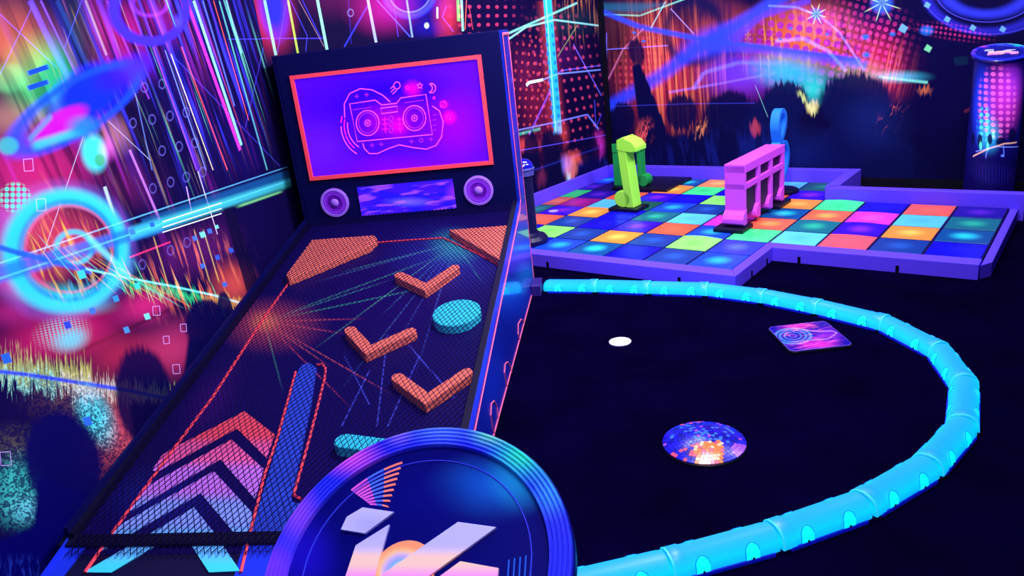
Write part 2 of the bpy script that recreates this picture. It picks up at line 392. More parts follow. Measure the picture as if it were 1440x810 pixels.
# fine slanted light streaks
B(290, 170, 120, 190, (9, 4, 52), rot=-20, k=0.8, soft=0.8, mode='MIX'); B(230, 215, 70, 80, (10, 4, 50), k=0.6, mode='MIX')
a.streaks(190, 150, 230, 260, -20, 26, 1.2, (170, 40, 190), k=0.35, lo=0.55, hi=0.70, seed=1.0)
a.streaks(240, 130, 190, 240, -20, 30, 0.9, (8, 3, 46), k=0.9, lo=0.48, hi=0.60, seed=2.0, mode='MIX')
a.streaks(270, 90, 140, 190, -19, 22, 0.8, (60, 60, 250), k=0.9, lo=0.5, hi=0.66, seed=3.0)
a.streaks(300, 60, 110, 200, -19, 26, 0.7, (255, 90, 60), k=0.45, lo=0.6, hi=0.74, seed=7.0)
a.streaks(290, 100, 110, 220, -19, 30, 0.6, (120, 240, 210), k=0.9, lo=0.62, hi=0.72, seed=11.0)
a.streaks(240, 200, 110, 160, -20, 24, 0.8, (200, 170, 110), k=0.3, lo=0.62, hi=0.74, seed=15.0)
a.streaks(120, 80, 70, 110, -20, 18, 1.0, (200, 150, 60), k=0.4, lo=0.57, hi=0.7, seed=19.0)
a.streaks(90, 320, 110, 90, -25, 14, 1.0, (255, 150, 50), k=0.45, lo=0.52, hi=0.68, seed=23.0)
a.streaks(280, 385, 90, 70, -18, 20, 1.2, (255, 120, 60), k=0.75, lo=0.53, hi=0.68, seed=29.0)
for x1, y1, x2, y2, w, c, k in [
        (42, 0, 122, 165, 11, (70, 60, 255), 0.95), (57, 0, 112, 115, 4, (120, 70, 240), 0.8), (80, 0, 124, 95, 10, (30, 60, 140), 0.6),
        (120, 0, 150, 78, 5, (170, 150, 60), 0.6), (150, 0, 210, 140, 4, (150, 60, 230), 0.6),
        (262, 0, 338, 212, 6, (220, 50, 200), 1.0), (272, 0, 340, 205, 5, (140, 230, 255), 1.0), (285, 0, 330, 150, 3, (90, 110, 255), 0.9),
        (215, 65, 277, 240, 3, (150, 70, 255), 0.9), (232, 70, 290, 240, 2.5, (110, 130, 255), 0.9), (240, 75, 300, 240, 2, (235, 230, 180), 0.8), (255, 65, 320, 240, 2.5, (255, 80, 70), 0.8),
        (308, 0, 376, 240, 3, (90, 190, 180), 0.8), (318, 0, 340, 75, 3, (130, 220, 230), 0.8), (300, 0, 350, 170, 2, (255, 100, 40), 0.6), (190, 130, 214, 240, 2.5, (90, 120, 200), 0.7),
        (182, 210, 225, 310, 5, (190, 120, 240), 0.8), (278, 240, 306, 330, 2, (230, 220, 255), 0.7), (147, 262, 172, 340, 7, (200, 235, 255), 0.7), (262, 262, 270, 300, 2, (230, 190, 255), 0.8),
        (0, 20, 80, 95, 2, (70, 70, 255), 0.8), (0, 105, 45, 10, 2, (80, 80, 255), 0.7), (115, 0, 90, 70, 1.6, (70, 80, 255), 0.8), (118, 190, 60, 360, 1.8, (180, 190, 230), 0.7),
        (152, 170, 212, 226, 1.6, (170, 180, 220), 0.7), (240, 75, 395, 235, 1.6, (60, 60, 210), 0.7), (320, 55, 420, 55, 1.6, (70, 70, 230), 0.7), (345, 180, 372, 60, 1.5, (60, 60, 220), 0.7)]:
    a.line(x1, y1, x2, y2, w, c, k=k, soft=0.7)
# planet, rings
B(128, 130, 66, 45, (10, 40, 255), rot=-30, k=1.0, soft=0.55, mode='MIX'); B(170, 105, 50, 28, (40, 20, 250), rot=-25, k=0.9, soft=0.8, mode='MIX')
B(85, 175, 52, 22, (190, 15, 190), rot=-32, k=0.9, soft=0.4, mode='MIX')
a.ring(118, 146, 88, 34, (20, 70, 250), t=0.25, rot=-32, k=0.85, mode='MIX'); a.line(40, 208, 125, 180, 22, (40, 190, 235), k=0.9, soft=1, fade=0.3, mode='MIX'); a.line(38, 200, 75, 160, 14, (40, 150, 240), k=0.7, soft=1, fade=0.3, mode='MIX'); B(190, 95, 40, 26, (70, 30, 240), rot=-30, k=0.8, mode='MIX')
B(133, 215, 22, 34, (60, 235, 240), rot=-10, k=1.0, soft=0.6, mode='MIX'); B(118, 178, 30, 22, (30, 120, 250), k=0.9, soft=0.8, mode='MIX'); B(150, 210, 16, 26, (200, 60, 190), k=0.8)
B(140, 225, 10, 12, (60, 160, 70), k=0.8, soft=0.5, mode='MIX')
for yy in (100, 121): a.line(37, yy+4, 70, yy-7, 8, (20, 70, 245), k=1, soft=0.3, fade=0.3, mode='MIX')
a.ring(215, 12, 47, 46, (60, 40, 255), t=0.2, k=1.0, hard=0.3, mode='MIX'); a.ring(212, 4, 24, 18, (120, 40, 230), t=0.25, k=0.8); B(250, 30, 10, 14, (60, 60, 255), k=0.9)
B(12, 205, 18, 16, (60, 170, 170), k=0.9, soft=0.5, mode='MIX'); a.dots(22, 278, 24, 24, 3, 3, (90, 235, 190), r=0.5, k=0.95, soft=0.3, mode='MIX'); a.dots(90, 468, 46, 30, 9, 9, (90, 235, 235), r=0.5, k=0.6, soft=0.8, rot=-12, mode='MIX')
a.ring(102, 352, 70, 75, (45, 205, 232), t=0.24, k=1.0, hard=0.2, rot=-10, mode='MIX'); B(95, 420, 80, 26, (60, 220, 215), rot=8, k=0.7, mode='MIX'); a.ring(102, 352, 62, 68, (20, 120, 215), t=0.1, rot=-10, k=0.6, mode='MIX'); a.ring(100, 352, 84, 88, (110, 110, 240), t=0.2, rot=-10, k=0.25); a.ring(102, 350, 56, 60, (230, 90, 150), t=0.06, rot=-10, k=0.5, mode='MIX')
a.ring(105, 348, 24, 22, (70, 200, 240), t=0.3, k=0.9, mode='MIX'); B(100, 353, 14, 9, (230, 90, 60), k=0.8)
a.streaks(100, 360, 66, 66, -22, 9, 0.7, (240, 190, 70), k=0.75, lo=0.54, hi=0.68, seed=41.0, soft=0.35, mode='MIX')
# horizontal teal band and light waves
a.line(-60, 404, 230, 316, 30, (30, 110, 225), k=0.75, soft=0.6, mode='MIX'); a.line(200, 322, 412, 246, 28, (20, 90, 150), k=0.7, soft=0.4, mode='MIX'); a.line(-60, 390, 412, 232, 3, (90, 190, 240), k=0.8); a.line(180, 330, 412, 255, 22, (60, 200, 190), k=0.75, soft=0.8); a.line(-60, 412, 412, 252, 4, (60, 170, 255), k=0.9)
for y0 in (0, 8, 15): a.line(228, 312+y0, 312, 285+y0, 2, (235, 255, 255), k=0.9)
a.line(330, 292, 400, 268, 6, (120, 220, 120), k=0.8, soft=1, fade=0.3)
a.line(182, 362, 240, 340, 4, (255, 50, 110), k=0.9, soft=1)
a.line(-60, 330, 40, 360, 13, (30, 90, 250), k=0.95, soft=0.8, mode='MIX'); a.line(30, 356, 130, 382, 13, (30, 100, 250), k=0.9, soft=0.8, mode='MIX')
a.line(120, 330, 186, 392, 16, (80, 220, 245), k=0.9, soft=1, fade=0.2)
a.jitter(250, 400, -18, 3, 14, 2.0)
a.line(160, 395, 290, 420, 22, (40, 205, 110), k=0.85, soft=1, fade=0.2); a.line(280, 418, 355, 430, 20, (220, 160, 60), k=0.9, soft=1, fade=0.2); a.line(60, 430, 200, 370, 26, (60, 170, 200), k=0.5, soft=1, fade=0.3)
a.plain()
for k_ in range(9):
    a.line(34+14*k_, 318+6*k_, 96+24*k_, 402+5*k_, 2.6, ((250, 210, 90), (90, 240, 220), (255, 150, 60))[k_ % 3], k=0.5, soft=1, fade=0.5, mode='MIX')
for k_ in range(10):
    a.line(150+18*k_, 352+5*k_, 186+17*k_, 424+4*k_, 2.2, ((240, 190, 80), (255, 120, 60), (120, 240, 150))[k_ % 3], k=0.7, soft=1, fade=0.5)
a.path([(120, 378), (180, 391), (240, 402), (300, 415), (352, 430)], 5, (110, 250, 245), k=1.0, soft=1, fade=0.01)
for cx_, cy_, r_ in ((205, 340, 60), (262, 330, 40), (275, 330, 50)):
    a.line(cx_+10, cy_-10, cx_+34, cy_+70, 3, (230, 190, 90), k=0.7, soft=1, fade=0.2)
a.jitter(120, 545, -3, 2.2, 26, 5.0)
a.line(-60, 512, 130, 532, 58, (190, 220, 90), k=0.75, soft=1, fade=0.05); a.line(80, 535, 260, 566, 44, (225, 130, 60), k=0.75, soft=1, fade=0.1); a.line(-60, 524, 170, 548, 28, (80, 235, 220), k=0.8, soft=1)
B(215, 555, 60, 14, (120, 255, 150), k=0.7)
a.plain()
a.path([(-60, 516), (40, 527), (110, 538), (175, 548), (260, 566)], 9, (40, 70, 255), k=0.9, soft=0.8, fade=0.01, mode='MIX')
# bright rippled light patches low on the wall
B(100, 478, 34, 22, (80, 225, 235), rot=-15, k=0.7, soft=0.9, mode='MIX'); B(135, 585, 30, 60, (50, 235, 240), rot=-25, k=0.95, soft=0.7); B(25, 690, 46, 70, (60, 200, 180), k=0.95, soft=0.8); B(40, 715, 40, 30, (110, 235, 255), k=0.7); B(20, 625, 50, 40, (90, 80, 40), k=0.7)
a.streaks(70, 670, 170, 170, -30, 30, 24, (16, 6, 70), k=0.85, lo=0.60, hi=0.44, soft=0.5, seed=3.0, mode='MIX', kind='ripple')
# crowd in silhouette
def sil(x, y, rx, ry, rot=0, c=(9, 6, 66), s_=0.22): a.blob(x, y, rx, ry, c, rot=rot, k=0.97, soft=s_, mode='MIX')
sil(290, 455, 30, 40, 5); sil(318, 440, 12, 34, -10); a.poly([(312, 292), (328, 288), (372, 420), (350, 425)], (12, 8, 50), k=0.92)
a.poly([(262, 470), (320, 460), (330, 560), (250, 560)], (9, 6, 66), soft=6)
a.jitter(95, 640, -10, 5, 7, 8.0)
sil(205, 560, 42, 82, -8); a.poly([(176, 560), (250, 560), (240, 690), (195, 690)], (10, 4, 60), soft=8); sil(92, 650, 56, 78, -14, (8, 6, 82)); a.poly([(50, 660), (150, 700), (170, 860), (30, 860)], (6, 4, 88), soft=8)
a.plain()
a.poly([(-80, 775), (60, 728), (130, 700), (210, 690), (230, 880), (-80, 900)], (4, 2, 92), soft=10)
a.streaks(40, 800, 90, 26, 0, 18, 1.0, (30, 60, 170), k=0.5, seed=50)
# confetti squares and circles
for x, y, r, f in ((40, 232, 8, 0), (58, 288, 8, 0), (220, 437, 6, 0), (258, 461, 5, 0), (248, 519, 6, 0), (8, 645, 9, 0), (234, 478, 5, 0)):
    d = r*0.9; q = [(x-d, y-r), (x+d*0.8, y-r*1.1), (x+d, y+r), (x-d*0.8, y+r*1.1)]; a.path(q+[q[0]], 1.6, (190, 150, 230), k=0.8, fade=0.01)
for x, y, r, c in ((130, 437, 6, (60, 120, 240)), (163, 420, 6, (50, 150, 240)), (95, 457, 7, (50, 70, 250)), (207, 445, 6, (120, 240, 250)), (178, 464, 6, (70, 150, 240)), (9, 504, 9, (40, 100, 250)), (123, 592, 8, (50, 110, 240)),
                   (186, 326, 6, (60, 130, 250)), (214, 316, 5, (40, 100, 240)), (285, 330, 6, (120, 220, 250)), (274, 335, 5, (70, 120, 240)), (295, 325, 5, (60, 110, 240)), (305, 319, 4, (120, 240, 230)), (325, 352, 5, (50, 90, 230)), (306, 362, 5, (50, 90, 230)), (285, 374, 5, (60, 110, 230)), (316, 400, 5, (60, 110, 240)), (115, 386, 8, (60, 210, 220)), (193, 402, 6, (60, 220, 210))):
    a.poly([(x-r, y-r*0.6), (x+r*0.4, y-r), (x+r, y+r*0.6), (x-r*0.4, y+r)], c, soft=1.2)
for x, y in ((187, 173), (214, 168), (239, 163), (262, 158), (228, 212), (252, 206), (274, 201), (203, 123), (228, 118), (240, 352), (263, 341), (200, 372), (215, 265), (240, 256), (262, 249), (285, 242)):
    a.ring(x, y, 4.5, 6.5, (90, 90, 190), t=0.3, k=0.6)
xs = [-0.06]+[px_left(x, 300)[0] for x in (315, 265, 205, 130, 60)]+[5.6]; zs = [0]+[px_left(120, y)[1] for y in (640, 520, 410, 310, 200, 100)]+[3.0]
w = a.panel('wall_left', xs, zs, -0.1, 0); place(w, -BK, RT, ZUP, CORN); w['kind'] = 'structure'; w['label'] = 'left wall with neon concert mural beside the pinball cabinet'

# ---- middle wall print
a = Art('mural_middle', (12, 4, 48), px_mid, 'xz'); B = a.blob
B(380, 20, 45, 75, (200, 40, 70), rot=-8, k=0.9); B(385, 10, 26, 60, (40, 40, 255), rot=-8, k=1, soft=0.7, mode='MIX'); B(470, -10, 60, 50, (90, 10, 60), k=0.6)
B(540, 10, 60, 50, (170, 20, 120), k=0.85); B(630, 20, 26, 60, (190, 40, 40), k=0.8); B(590, 5, 70, 40, (40, 10, 160), k=0.6); B(600, 40, 40, 20, (20, 10, 130), k=0.8)
B(760, 150, 40, 90, (120, 20, 30), rot=-8, k=0.6); B(800, 30, 60, 30, (20, 60, 60), k=0.4); B(790, 80, 50, 40, (60, 10, 70), k=0.6); B(735, 100, 30, 60, (70, 10, 40), k=0.7)
a.dots(800, 120, 62, 130, 6.2, 9.5, (200, 60, 95), r=0.23, rot=-10, k=0.75, soft=0.6); a.dots(745, 120, 40, 110, 5, 9, (215, 70, 60), r=0.23, rot=4, k=0.7, soft=0.7); a.dots(680, 16, 60, 50, 5, 4, (190, 50, 90), r=0.26, k=0.7, soft=0.6); a.line(768, 0, 784, 200, 34, (200, 60, 30), k=0.5, soft=1)
a.streaks(815, 20, 50, 60, -3, 16, 0.8, (180, 110, 60), k=0.8, lo=0.5, hi=0.65, seed=3)
for x1, y1, x2, y2, w_, c, k in [(405, 0, 419, 75, 4, (170, 200, 60), 0.95), (446, -2, 460, 70, 5, (140, 240, 190), 1), (372, 0, 388, 78, 5, (130, 230, 200), 0.9), (517, -2, 529, 60, 5, (150, 170, 255), 1), (572, 0, 580, 53, 3.5, (120, 150, 255), 1),
        (644, 0, 645, 30, 5, (60, 230, 90), 1), (649, 0, 651, 44, 4, (130, 240, 230), 1), (656, 0, 654, 42, 1.5, (230, 100, 60), 0.8), (660, 10, 665, 42, 1.5, (200, 60, 50), 0.7),
        (340, 54, 455, 54, 1.8, (70, 60, 255), 0.8), (425, 0, 452, 55, 2, (50, 50, 200), 0.8), (420, 0, 456, 66, 1.4, (160, 120, 140), 0.7), (408, 0, 432, 50, 1.5, (60, 60, 220), 0.8), (432, 50, 430, 72, 1.5, (60, 60, 220), 0.8), (402, 5, 390, 75, 1.4, (70, 70, 220), 0.7),
        (517, 8, 484, 66, 3, (40, 50, 220), 0.9), (490, 0, 494, 62, 2, (30, 30, 140), 0.7), (530, 0, 577, 52, 2.5, (70, 80, 255), 0.9), (553, 0, 560, 52, 1.6, (60, 60, 220), 0.8), (622, 24, 638, 45, 2, (70, 60, 220), 0.8), (622, 24, 628, 8, 2, (70, 60, 220), 0.8), (615, 10, 615, 26, 3, (200, 240, 250), 0.9)]:
    a.line(x1, y1, x2, y2, w_, c, k=k, soft=0.5)
a.ring(577, -14, 34, 36, (50, 60, 255), t=0.2, k=1.0); a.ring(577, -14, 29, 31, (110, 120, 255), t=0.06, k=0.9)
a.blob(600, 36, 4, 5, (170, 200, 255), k=1, soft=0.3); a.ring(493, 18, 4, 5, (120, 120, 190), t=0.3, k=0.7)
# cyan light shaft and arcs
a.line(769, -10, 785, 190, 13, (40, 190, 250), k=1.0, soft=0.2, mode='MIX'); a.line(767, -10, 782, 190, 2, (160, 250, 255), k=0.9); a.dots(778, 120, 9, 110, 1.0, 9, (10, 110, 220), r=0.3, rot=-4, k=0.7, soft=0.2, mode='MIX')
a.path([(708, 50), (760, 27), (812, 4)], 5, (130, 240, 220), k=0.9, soft=1); a.path([(708, 60), (740, 38), (780, 28), (842, 36)], 4, (140, 230, 220), k=0.9, soft=0.8); a.poly([(710, 60), (735, 38), (800, 10), (840, 34), (790, 27), (740, 42)], (30, 130, 120), soft=3, k=0.6)
a.path([(740, 120), (744, 116), (764, 112)], 5, (220, 250, 255), k=1, soft=0.4); a.path([(764, 112), (784, 104), (845, 98)], 3, (110, 150, 240), k=0.9); a.path([(784, 104), (790, 99), (845, 92)], 2.2, (90, 90, 240), k=0.8)
a.line(806, 62, 846, 135, 2, (110, 100, 240), k=0.8); a.line(784, 80, 812, 35, 2, (140, 150, 90), k=0.7); a.line(744, 190, 775, 125, 3, (110, 70, 240), k=0.9)
a.path([(724, 184), (780, 172), (826, 161), (842, 182)], 3, (120, 130, 255), k=0.9); a.line(724, 190, 760, 181, 7, (60, 200, 170), k=0.7, soft=1); a.path([(836, 140), (838, 180), (846, 160)], 2, (60, 60, 210), k=0.8)
B(740, 205, 30, 16, (220, 70, 50), k=0.8); B(790, 190, 14, 30, (200, 60, 40), k=0.7); B(842, 205, 12, 30, (220, 50, 190), k=0.9); B(835, 235, 24, 22, (40, 80, 255), k=0.9); B(810, 222, 24, 14, (240, 90, 60), k=0.9); B(795, 232, 14, 20, (130, 120, 240), k=0.7)
a.jitter(790, 210, -3, 2.5, 8, 3.0)
for x, y, rx, ry in ((777, 205, 18, 26), (748, 215, 12, 34), (830, 215, 16, 30), (735, 240, 16, 30)): a.blob(x, y, rx, ry, (8, 6, 52), k=0.95, soft=0.3, mode='MIX')
a.poly([(700, 245), (790, 218), (800, 300), (700, 310)], (8, 6, 50), soft=5); a.poly([(812, 232), (850, 215), (862, 280), (800, 300)], (8, 8, 70), soft=5)
B(803, 237, 12, 20, (230, 120, 100), k=0.9, soft=0.6); B(800, 250, 5, 14, (150, 230, 220), k=0.9); B(762, 250, 10, 20, (130, 40, 70), k=0.6)
a.plain(); a.line(724, 213, 852, 190, 2, (90, 80, 240), k=0.7); a.line(720, 250, 850, 205, 5, (30, 40, 150), k=0.6, soft=1)
Lm = float((BCORN-CORN) @ VD)
w = a.panel('wall_middle', [-0.05]+[px_mid(x, 60)[0] for x in (480, 600, 720)]+[Lm], [0]+[px_mid(780, y)[1] for y in (200, 100)]+[3.0], 0, 0.1); place(w, VD, -UD, ZUP, CORN); w['kind'] = 'structure'; w['label'] = 'middle wall with dotted light mural behind the cabinet'

# ---- back wall print
a = Art('mural_back', (9, 5, 54), px_back, 'xz'); B = a.blob
B(930, 100, 100, 110, (205, 50, 50), k=0.9); B(880, 40, 60, 60, (120, 50, 30), k=0.6); B(1125, 55, 120, 70, (235, 100, 30), k=0.9); B(1040, 110, 80, 50, (150, 40, 190), k=0.7); B(1230, 90, 90, 60, (220, 40, 80), rot=20, k=0.85); B(1000, 30, 80, 40, (200, 70, 60), k=0.7)
B(1040, 100, 80, 40, (100, 60, 240), k=0.7, mode='MIX'); B(1150, 30, 60, 30, (230, 60, 150), k=0.6); B(970, 20, 60, 40, (20, 20, 60), k=0.8, mode='MIX'); B(1200, 40, 90, 30, (120, 10, 90), k=0.6)
a.streaks(940, 90, 110, 130, -4, 34, 0.8, (255, 120, 60), k=0.9, lo=0.48, hi=0.62, seed=5); a.streaks(930, 100, 110, 130, -4, 34, 0.9, (20, 5, 50), k=0.85, lo=0.54, hi=0.66, seed=9, mode='MIX'); a.streaks(1110, 60, 130, 70, -4, 30, 0.7, (255, 150, 40), k=0.7, lo=0.5, hi=0.65, seed=12)
a.streaks(1200, 60, 110, 70, -2, 24, 0.8, (12, 4, 60), k=0.75, lo=0.5, hi=0.64, seed=31, mode='MIX'); a.streaks(1000, 40, 130, 60, -4, 30, 0.9, (14, 6, 70), k=0.7, lo=0.5, hi=0.62, seed=33, mode='MIX'); a.streaks(1255, 95, 60, 50, 12, 16, 0.6, (255, 90, 70), k=1.0, lo=0.5, hi=0.6, seed=14)
a.dots(1125, 75, 115, 75, 8, 5.6, (165, 30, 175), r=0.44, k=0.85, soft=0.5, mode='MIX', rot=10); a.dots(1215, 60, 100, 70, 10, 7, (225, 50, 130), r=0.4, k=0.85, soft=0.6, rot=16); a.dots(900, 90, 50, 60, 6, 6, (230, 60, 60), r=0.34, k=0.7); a.dots(1060, 55, 50, 26, 6, 4, (150, 20, 110), r=0.4, k=0.8, mode='MIX')
B(870, 60, 26, 60, (14, 6, 40), k=0.8, mode='MIX'); B(1000, 12, 50, 26, (15, 15, 70), rot=20, k=0.85, mode='MIX'); B(1320, 100, 90, 160, (8, 4, 60), k=0.95, soft=0.7, mode='MIX'); B(1230, 20, 60, 24, (20, 10, 90), k=0.7, mode='MIX')
a.ring(975, 45, 40, 42, (14, 14, 70), t=0.3, k=0.8, mode='MIX')
# bundles of blue and cyan light
a.poly([(845, 0), (905, 0), (960, 2), (900, 22), (845, 20)], (30, 110, 150), soft=8, k=0.7); a.path([(845, 20), (900, 22), (975, -6)], 4, (120, 230, 200), k=0.8, soft=1)
a.path([(820, 5), (900, 38), (990, 56), (1100, 70), (1210, 85)], 12, (50, 80, 255), k=0.9, soft=0.9, mode='MIX'); a.path([(856, 150), (930, 106), (985, 64), (1060, 22), (1110, -12)], 30, (40, 70, 255), k=0.85, soft=0.9, fade=0.01, mode='MIX')
a.path([(985, 66), (1080, 70), (1220, 92)], 18, (70, 70, 255), k=0.75, soft=1, mode='MIX'); B(1000, 60, 70, 30, (50, 70, 255), k=0.85, rot=-20, soft=0.9, mode='MIX'); a.path([(1030, 60), (1070, 22), (1140, 0)], 14, (90, 60, 240), k=0.8, soft=1, mode='MIX')
a.path([(975, 125), (990, 102), (1040, 88), (1110, 90)], 10, (90, 110, 255), k=0.7, soft=1); a.path([(940, 130), (1010, 118), (1130, 95)], 6, (120, 110, 250), k=0.6, soft=1)
a.path([(1090, 58), (1130, 54), (1165, 72), (1190, 100)], 8, (80, 120, 255), k=0.95, soft=0.8, fade=0.01); a.path([(1150, 20), (1180, 45), (1200, 75), (1216, 100)], 5, (110, 120, 255), k=0.95, soft=0.8, fade=0.01); a.path([(1080, 8), (1120, 10), (1150, 22)], 5, (90, 120, 250), k=0.8)
B(1110, 102, 80, 34, (40, 190, 225), k=0.9, soft=0.95, rot=8, mode='MIX'); B(1143, 126, 30, 30, (50, 220, 200), k=0.9, mode='MIX'); B(1260, 108, 60, 12, (50, 200, 220), k=0.95); a.line(1235, 108, 1305, 116, 7, (120, 240, 200), k=0.9, soft=1)
B(1205, 105, 60, 30, (40, 190, 120), k=0.5)
a.path([(845, 70), (940, 64)], 2, (110, 120, 255), k=0.9); a.line(853, 46, 853, 86, 2, (110, 110, 250), k=0.8); a.line(936, 2, 915, 40, 2.2, (150, 220, 230), k=0.8); a.line(943, 12, 976, 48, 2, (180, 150, 240), k=0.8); a.path([(852, 118), (876, 70), (905, 40)], 4, (210, 110, 160), k=0.8, soft=1)
for x, y, r in ((1148, 20, 11), (1240, 4, 20)):
    a.blob(x, y, r, r, (60, 110, 255), k=1, soft=0.7, mode='MIX')
    for k_ in range(8): t = k_*PI/4+0.3; a.line(x, y, x+math.cos(t)*r*1.5, y+math.sin(t)*r*1.5, 2.4, (190, 240, 160), k=0.9, soft=1, fade=0.6)
for x, y, r in ((1217, 52, 8), (1218, 77, 8), (1303, 43, 13), (1255, 48, 6), (1097, 55, 4), (1163, 48, 4), (1112, 40, 4), (892, 46, 4), (905, 58, 4)): a.blob(x, y, r, r*0.7, (40, 120, 255), k=0.95, soft=0.8, mode='MIX')
a.ring(1385, -14, 90, 58, (40, 40, 190), t=0.16, k=0.9); a.ring(1385, -16, 62, 36, (50, 60, 230), t=0.3, k=0.9); a.ring(1388, -14, 100, 62, (60, 60, 220), t=0.03, k=0.8); a.ring(1385, -14, 75, 45, (80, 80, 240), t=0.03, k=0.7)
a.dots(1340, 45, 70, 14, 10, 2, (190, 40, 110), r=0.4, k=0.7, rot=8)
# audience silhouettes against the light
HC = (10, 8, 62)
a.jitter(1000, 170, -3, 3, 7, 4.0)
for x, y, rx, ry in ((876, 166, 19, 24), (958, 158, 25, 28), (1026, 165, 44, 40), (1105, 142, 36, 30), (1202, 142, 58, 44), (1085, 180, 46, 48)): a.blob(x, y, rx, ry, HC if x < 1060 else (9, 14, 70), k=0.97, soft=0.22, mode='MIX')
a.poly([(887, 92), (902, 90), (938, 178), (946, 262), (908, 262)], HC, soft=3); B(895, 74, 13, 24, HC, rot=-12, k=0.95, soft=0.3, mode='MIX')
a.poly([(840, 192), (1260, 168), (1340, 260), (1340, 300), (840, 300)], (9, 8, 60), soft=8)
a.poly([(1128, 140), (1180, 160), (1230, 120), (1290, 190), (1290, 260), (1110, 260)], (10, 14, 72), soft=10)
B(1142, 150, 12, 12, (225, 210, 110), k=0.95, soft=0.6); a.line(1120, 125, 1150, 162, 10, (210, 230, 120), k=0.9, soft=1, fade=0.4); a.streaks(906, 188, 16, 26, 20, 5, 0.8, (240, 90, 70), k=1.0, lo=0.42, hi=0.6, soft=0.7, seed=61); a.streaks(985, 180, 9, 19, 25, 3, 0.8, (250, 150, 70), k=1.0, lo=0.4, hi=0.58, soft=0.7, seed=62); B(1062, 180, 10, 14, (190, 60, 40), k=0.8, soft=0.6); a.streaks(1255, 165, 22, 34, 35, 6, 0.8, (200, 80, 60), k=0.8, lo=0.55, hi=0.66, soft=0.8, seed=63); B(1300, 126, 14, 8, (225, 120, 40), k=0.8)
a.plain()
B(1230, 170, 70, 60, (20, 40, 110), k=0.45); B(1105, 215, 90, 50, (8, 30, 95), k=0.5); a.path([(850, 150), (965, 146), (1062, 145)], 2, (50, 60, 190), k=0.6); a.line(1062, 120, 1080, 165, 1.5, (130, 200, 190), k=0.6)
a.streaks(1000, 215, 150, 45, -10, 12, 0.6, (20, 40, 150), k=0.3, seed=21)
for x, y, r in ((1304, 7, 6), (1332, 27, 6), (1368, 39, 6), (1410, 41, 6), (1270, 40, 8), (1305, 68, 7)):
    a.poly([(x-r, y+r*0.3), (x-r*0.2, y-r), (x+r, y-r*0.2), (x+r*0.3, y+r)], (110, 180, 250) if r != 7 else (120, 225, 160), soft=1.5)
a.poly([(1340, 80), (1362, 78), (1362, 92), (1342, 93)], (10, 40, 70), k=0.7); a.line(1354, 158, 1374, 149, 8, (130, 40, 40), k=0.6, soft=1, fade=0.4)
w = a.panel('wall_back', [-0.12]+[px_back(x, 100)[0] for x in (940, 1030, 1110, 1190, 1270)]+[7.5], [0]+[px_back(1100, y)[1] for y in (170, 115, 60)]+[3.0], 0, 0.1); place(w, UD, VD, ZUP, BCORN); w['kind'] = 'structure'; w['label'] = 'back wall with audience mural behind the dance floor'
m_black = mat('black_trim', (5, 4, 22), 0.6, 0.15)
o = MB().box(0.0, 0.035, -0.05, 0, 0, 3.0).build('trim_1', m_black); place(o, UD, VD, ZUP, BCORN); o['kind'] = 'structure'; o['label'] = 'black corner strip between middle and back murals'
o = MB().box(0.05, 7.5, -0.02, 0, 0, 0.115).build('baseboard_back', m_black); place(o, UD, VD, ZUP, BCORN); o['kind'] = 'structure'; o['label'] = 'black baseboard under the back mural'
o = MB().box(7.5, 7.6, -7.5, 0.1, 0, 3.0).build('wall_right', mat('navy_wall', (8, 5, 50), 0.7, 0.05)); place(o, UD, VD, ZUP, BCORN); o['kind'] = 'structure'; o['label'] = 'plain dark wall beyond the right side'

# ------------------------------------------------------------------ shared materials
M_kerb = mat('violet_white_board', (96, 66, 250), 0.55, 0.2)
M_kerb_in = mat('violet_board_face', (92, 72, 250), 0.55, 0.2)
M_blackp = mat('black_plastic', (8, 6, 34), 0.45, 0.3)
M_grout = mat('navy_deck', (9, 4, 72), 0.6, 0.15)
M_lime = mat('lime_green_foam', (165, 255, 75), 0.6, 0.2)
M_green = mat('dark_green_foam', (24, 150, 70), 0.6, 0.2)
M_pink = mat('pink_violet_foam', (222, 80, 245), 0.6, 0.2)
M_blue = mat('sky_blue_foam', (35, 130, 250), 0.6, 0.2)
M_red = mat('fluorescent_red', (255, 122, 100), 0.6, 0.2)
M_redline = mat('fluorescent_red_line', (255, 70, 90), 0.6, 0.2)
M_white = mat('fluorescent_white', (170, 150, 240), 0.6, 0.2)
M_cyan = mat('fluorescent_cyan', (50, 215, 245), 0.6, 0.2)

# ------------------------------------------------------------------ pinball cabinet
OM = A0 + RT*(-0.66) - BK*1.4                                 # base centre of the cabinet
pin = thing('pinball_cabinet', 'giant pinball cabinet with backlit purple screen and meshed sloping playfield', 'pinball machine', tuple(OM), -HD)
def ml(a, l, z): return (a+0.66, 1.4-l, z)                    # across, along, height -> cabinet space
def pfp(x, y, dz=0.0):
    a, l = pf(x, y, dz); return (a, l)
def onpf(p, q, h): return ml(p, q, pfz(q)+h)                  # playfield-surface prism mapping
W = 1.32
M_cab = mat('navy_cabinet', (5, 6, 66), 0.5, 0.1); M_cabside = mat('blue_side_panel', (10, 42, 190), 0.3, 0.5, coat=0.4)
M_rail = mat('black_rail', (7, 4, 36), 0.5, 0.2); M_net = mat('black_net', (9, 3, 50), 0.7, 0.05)
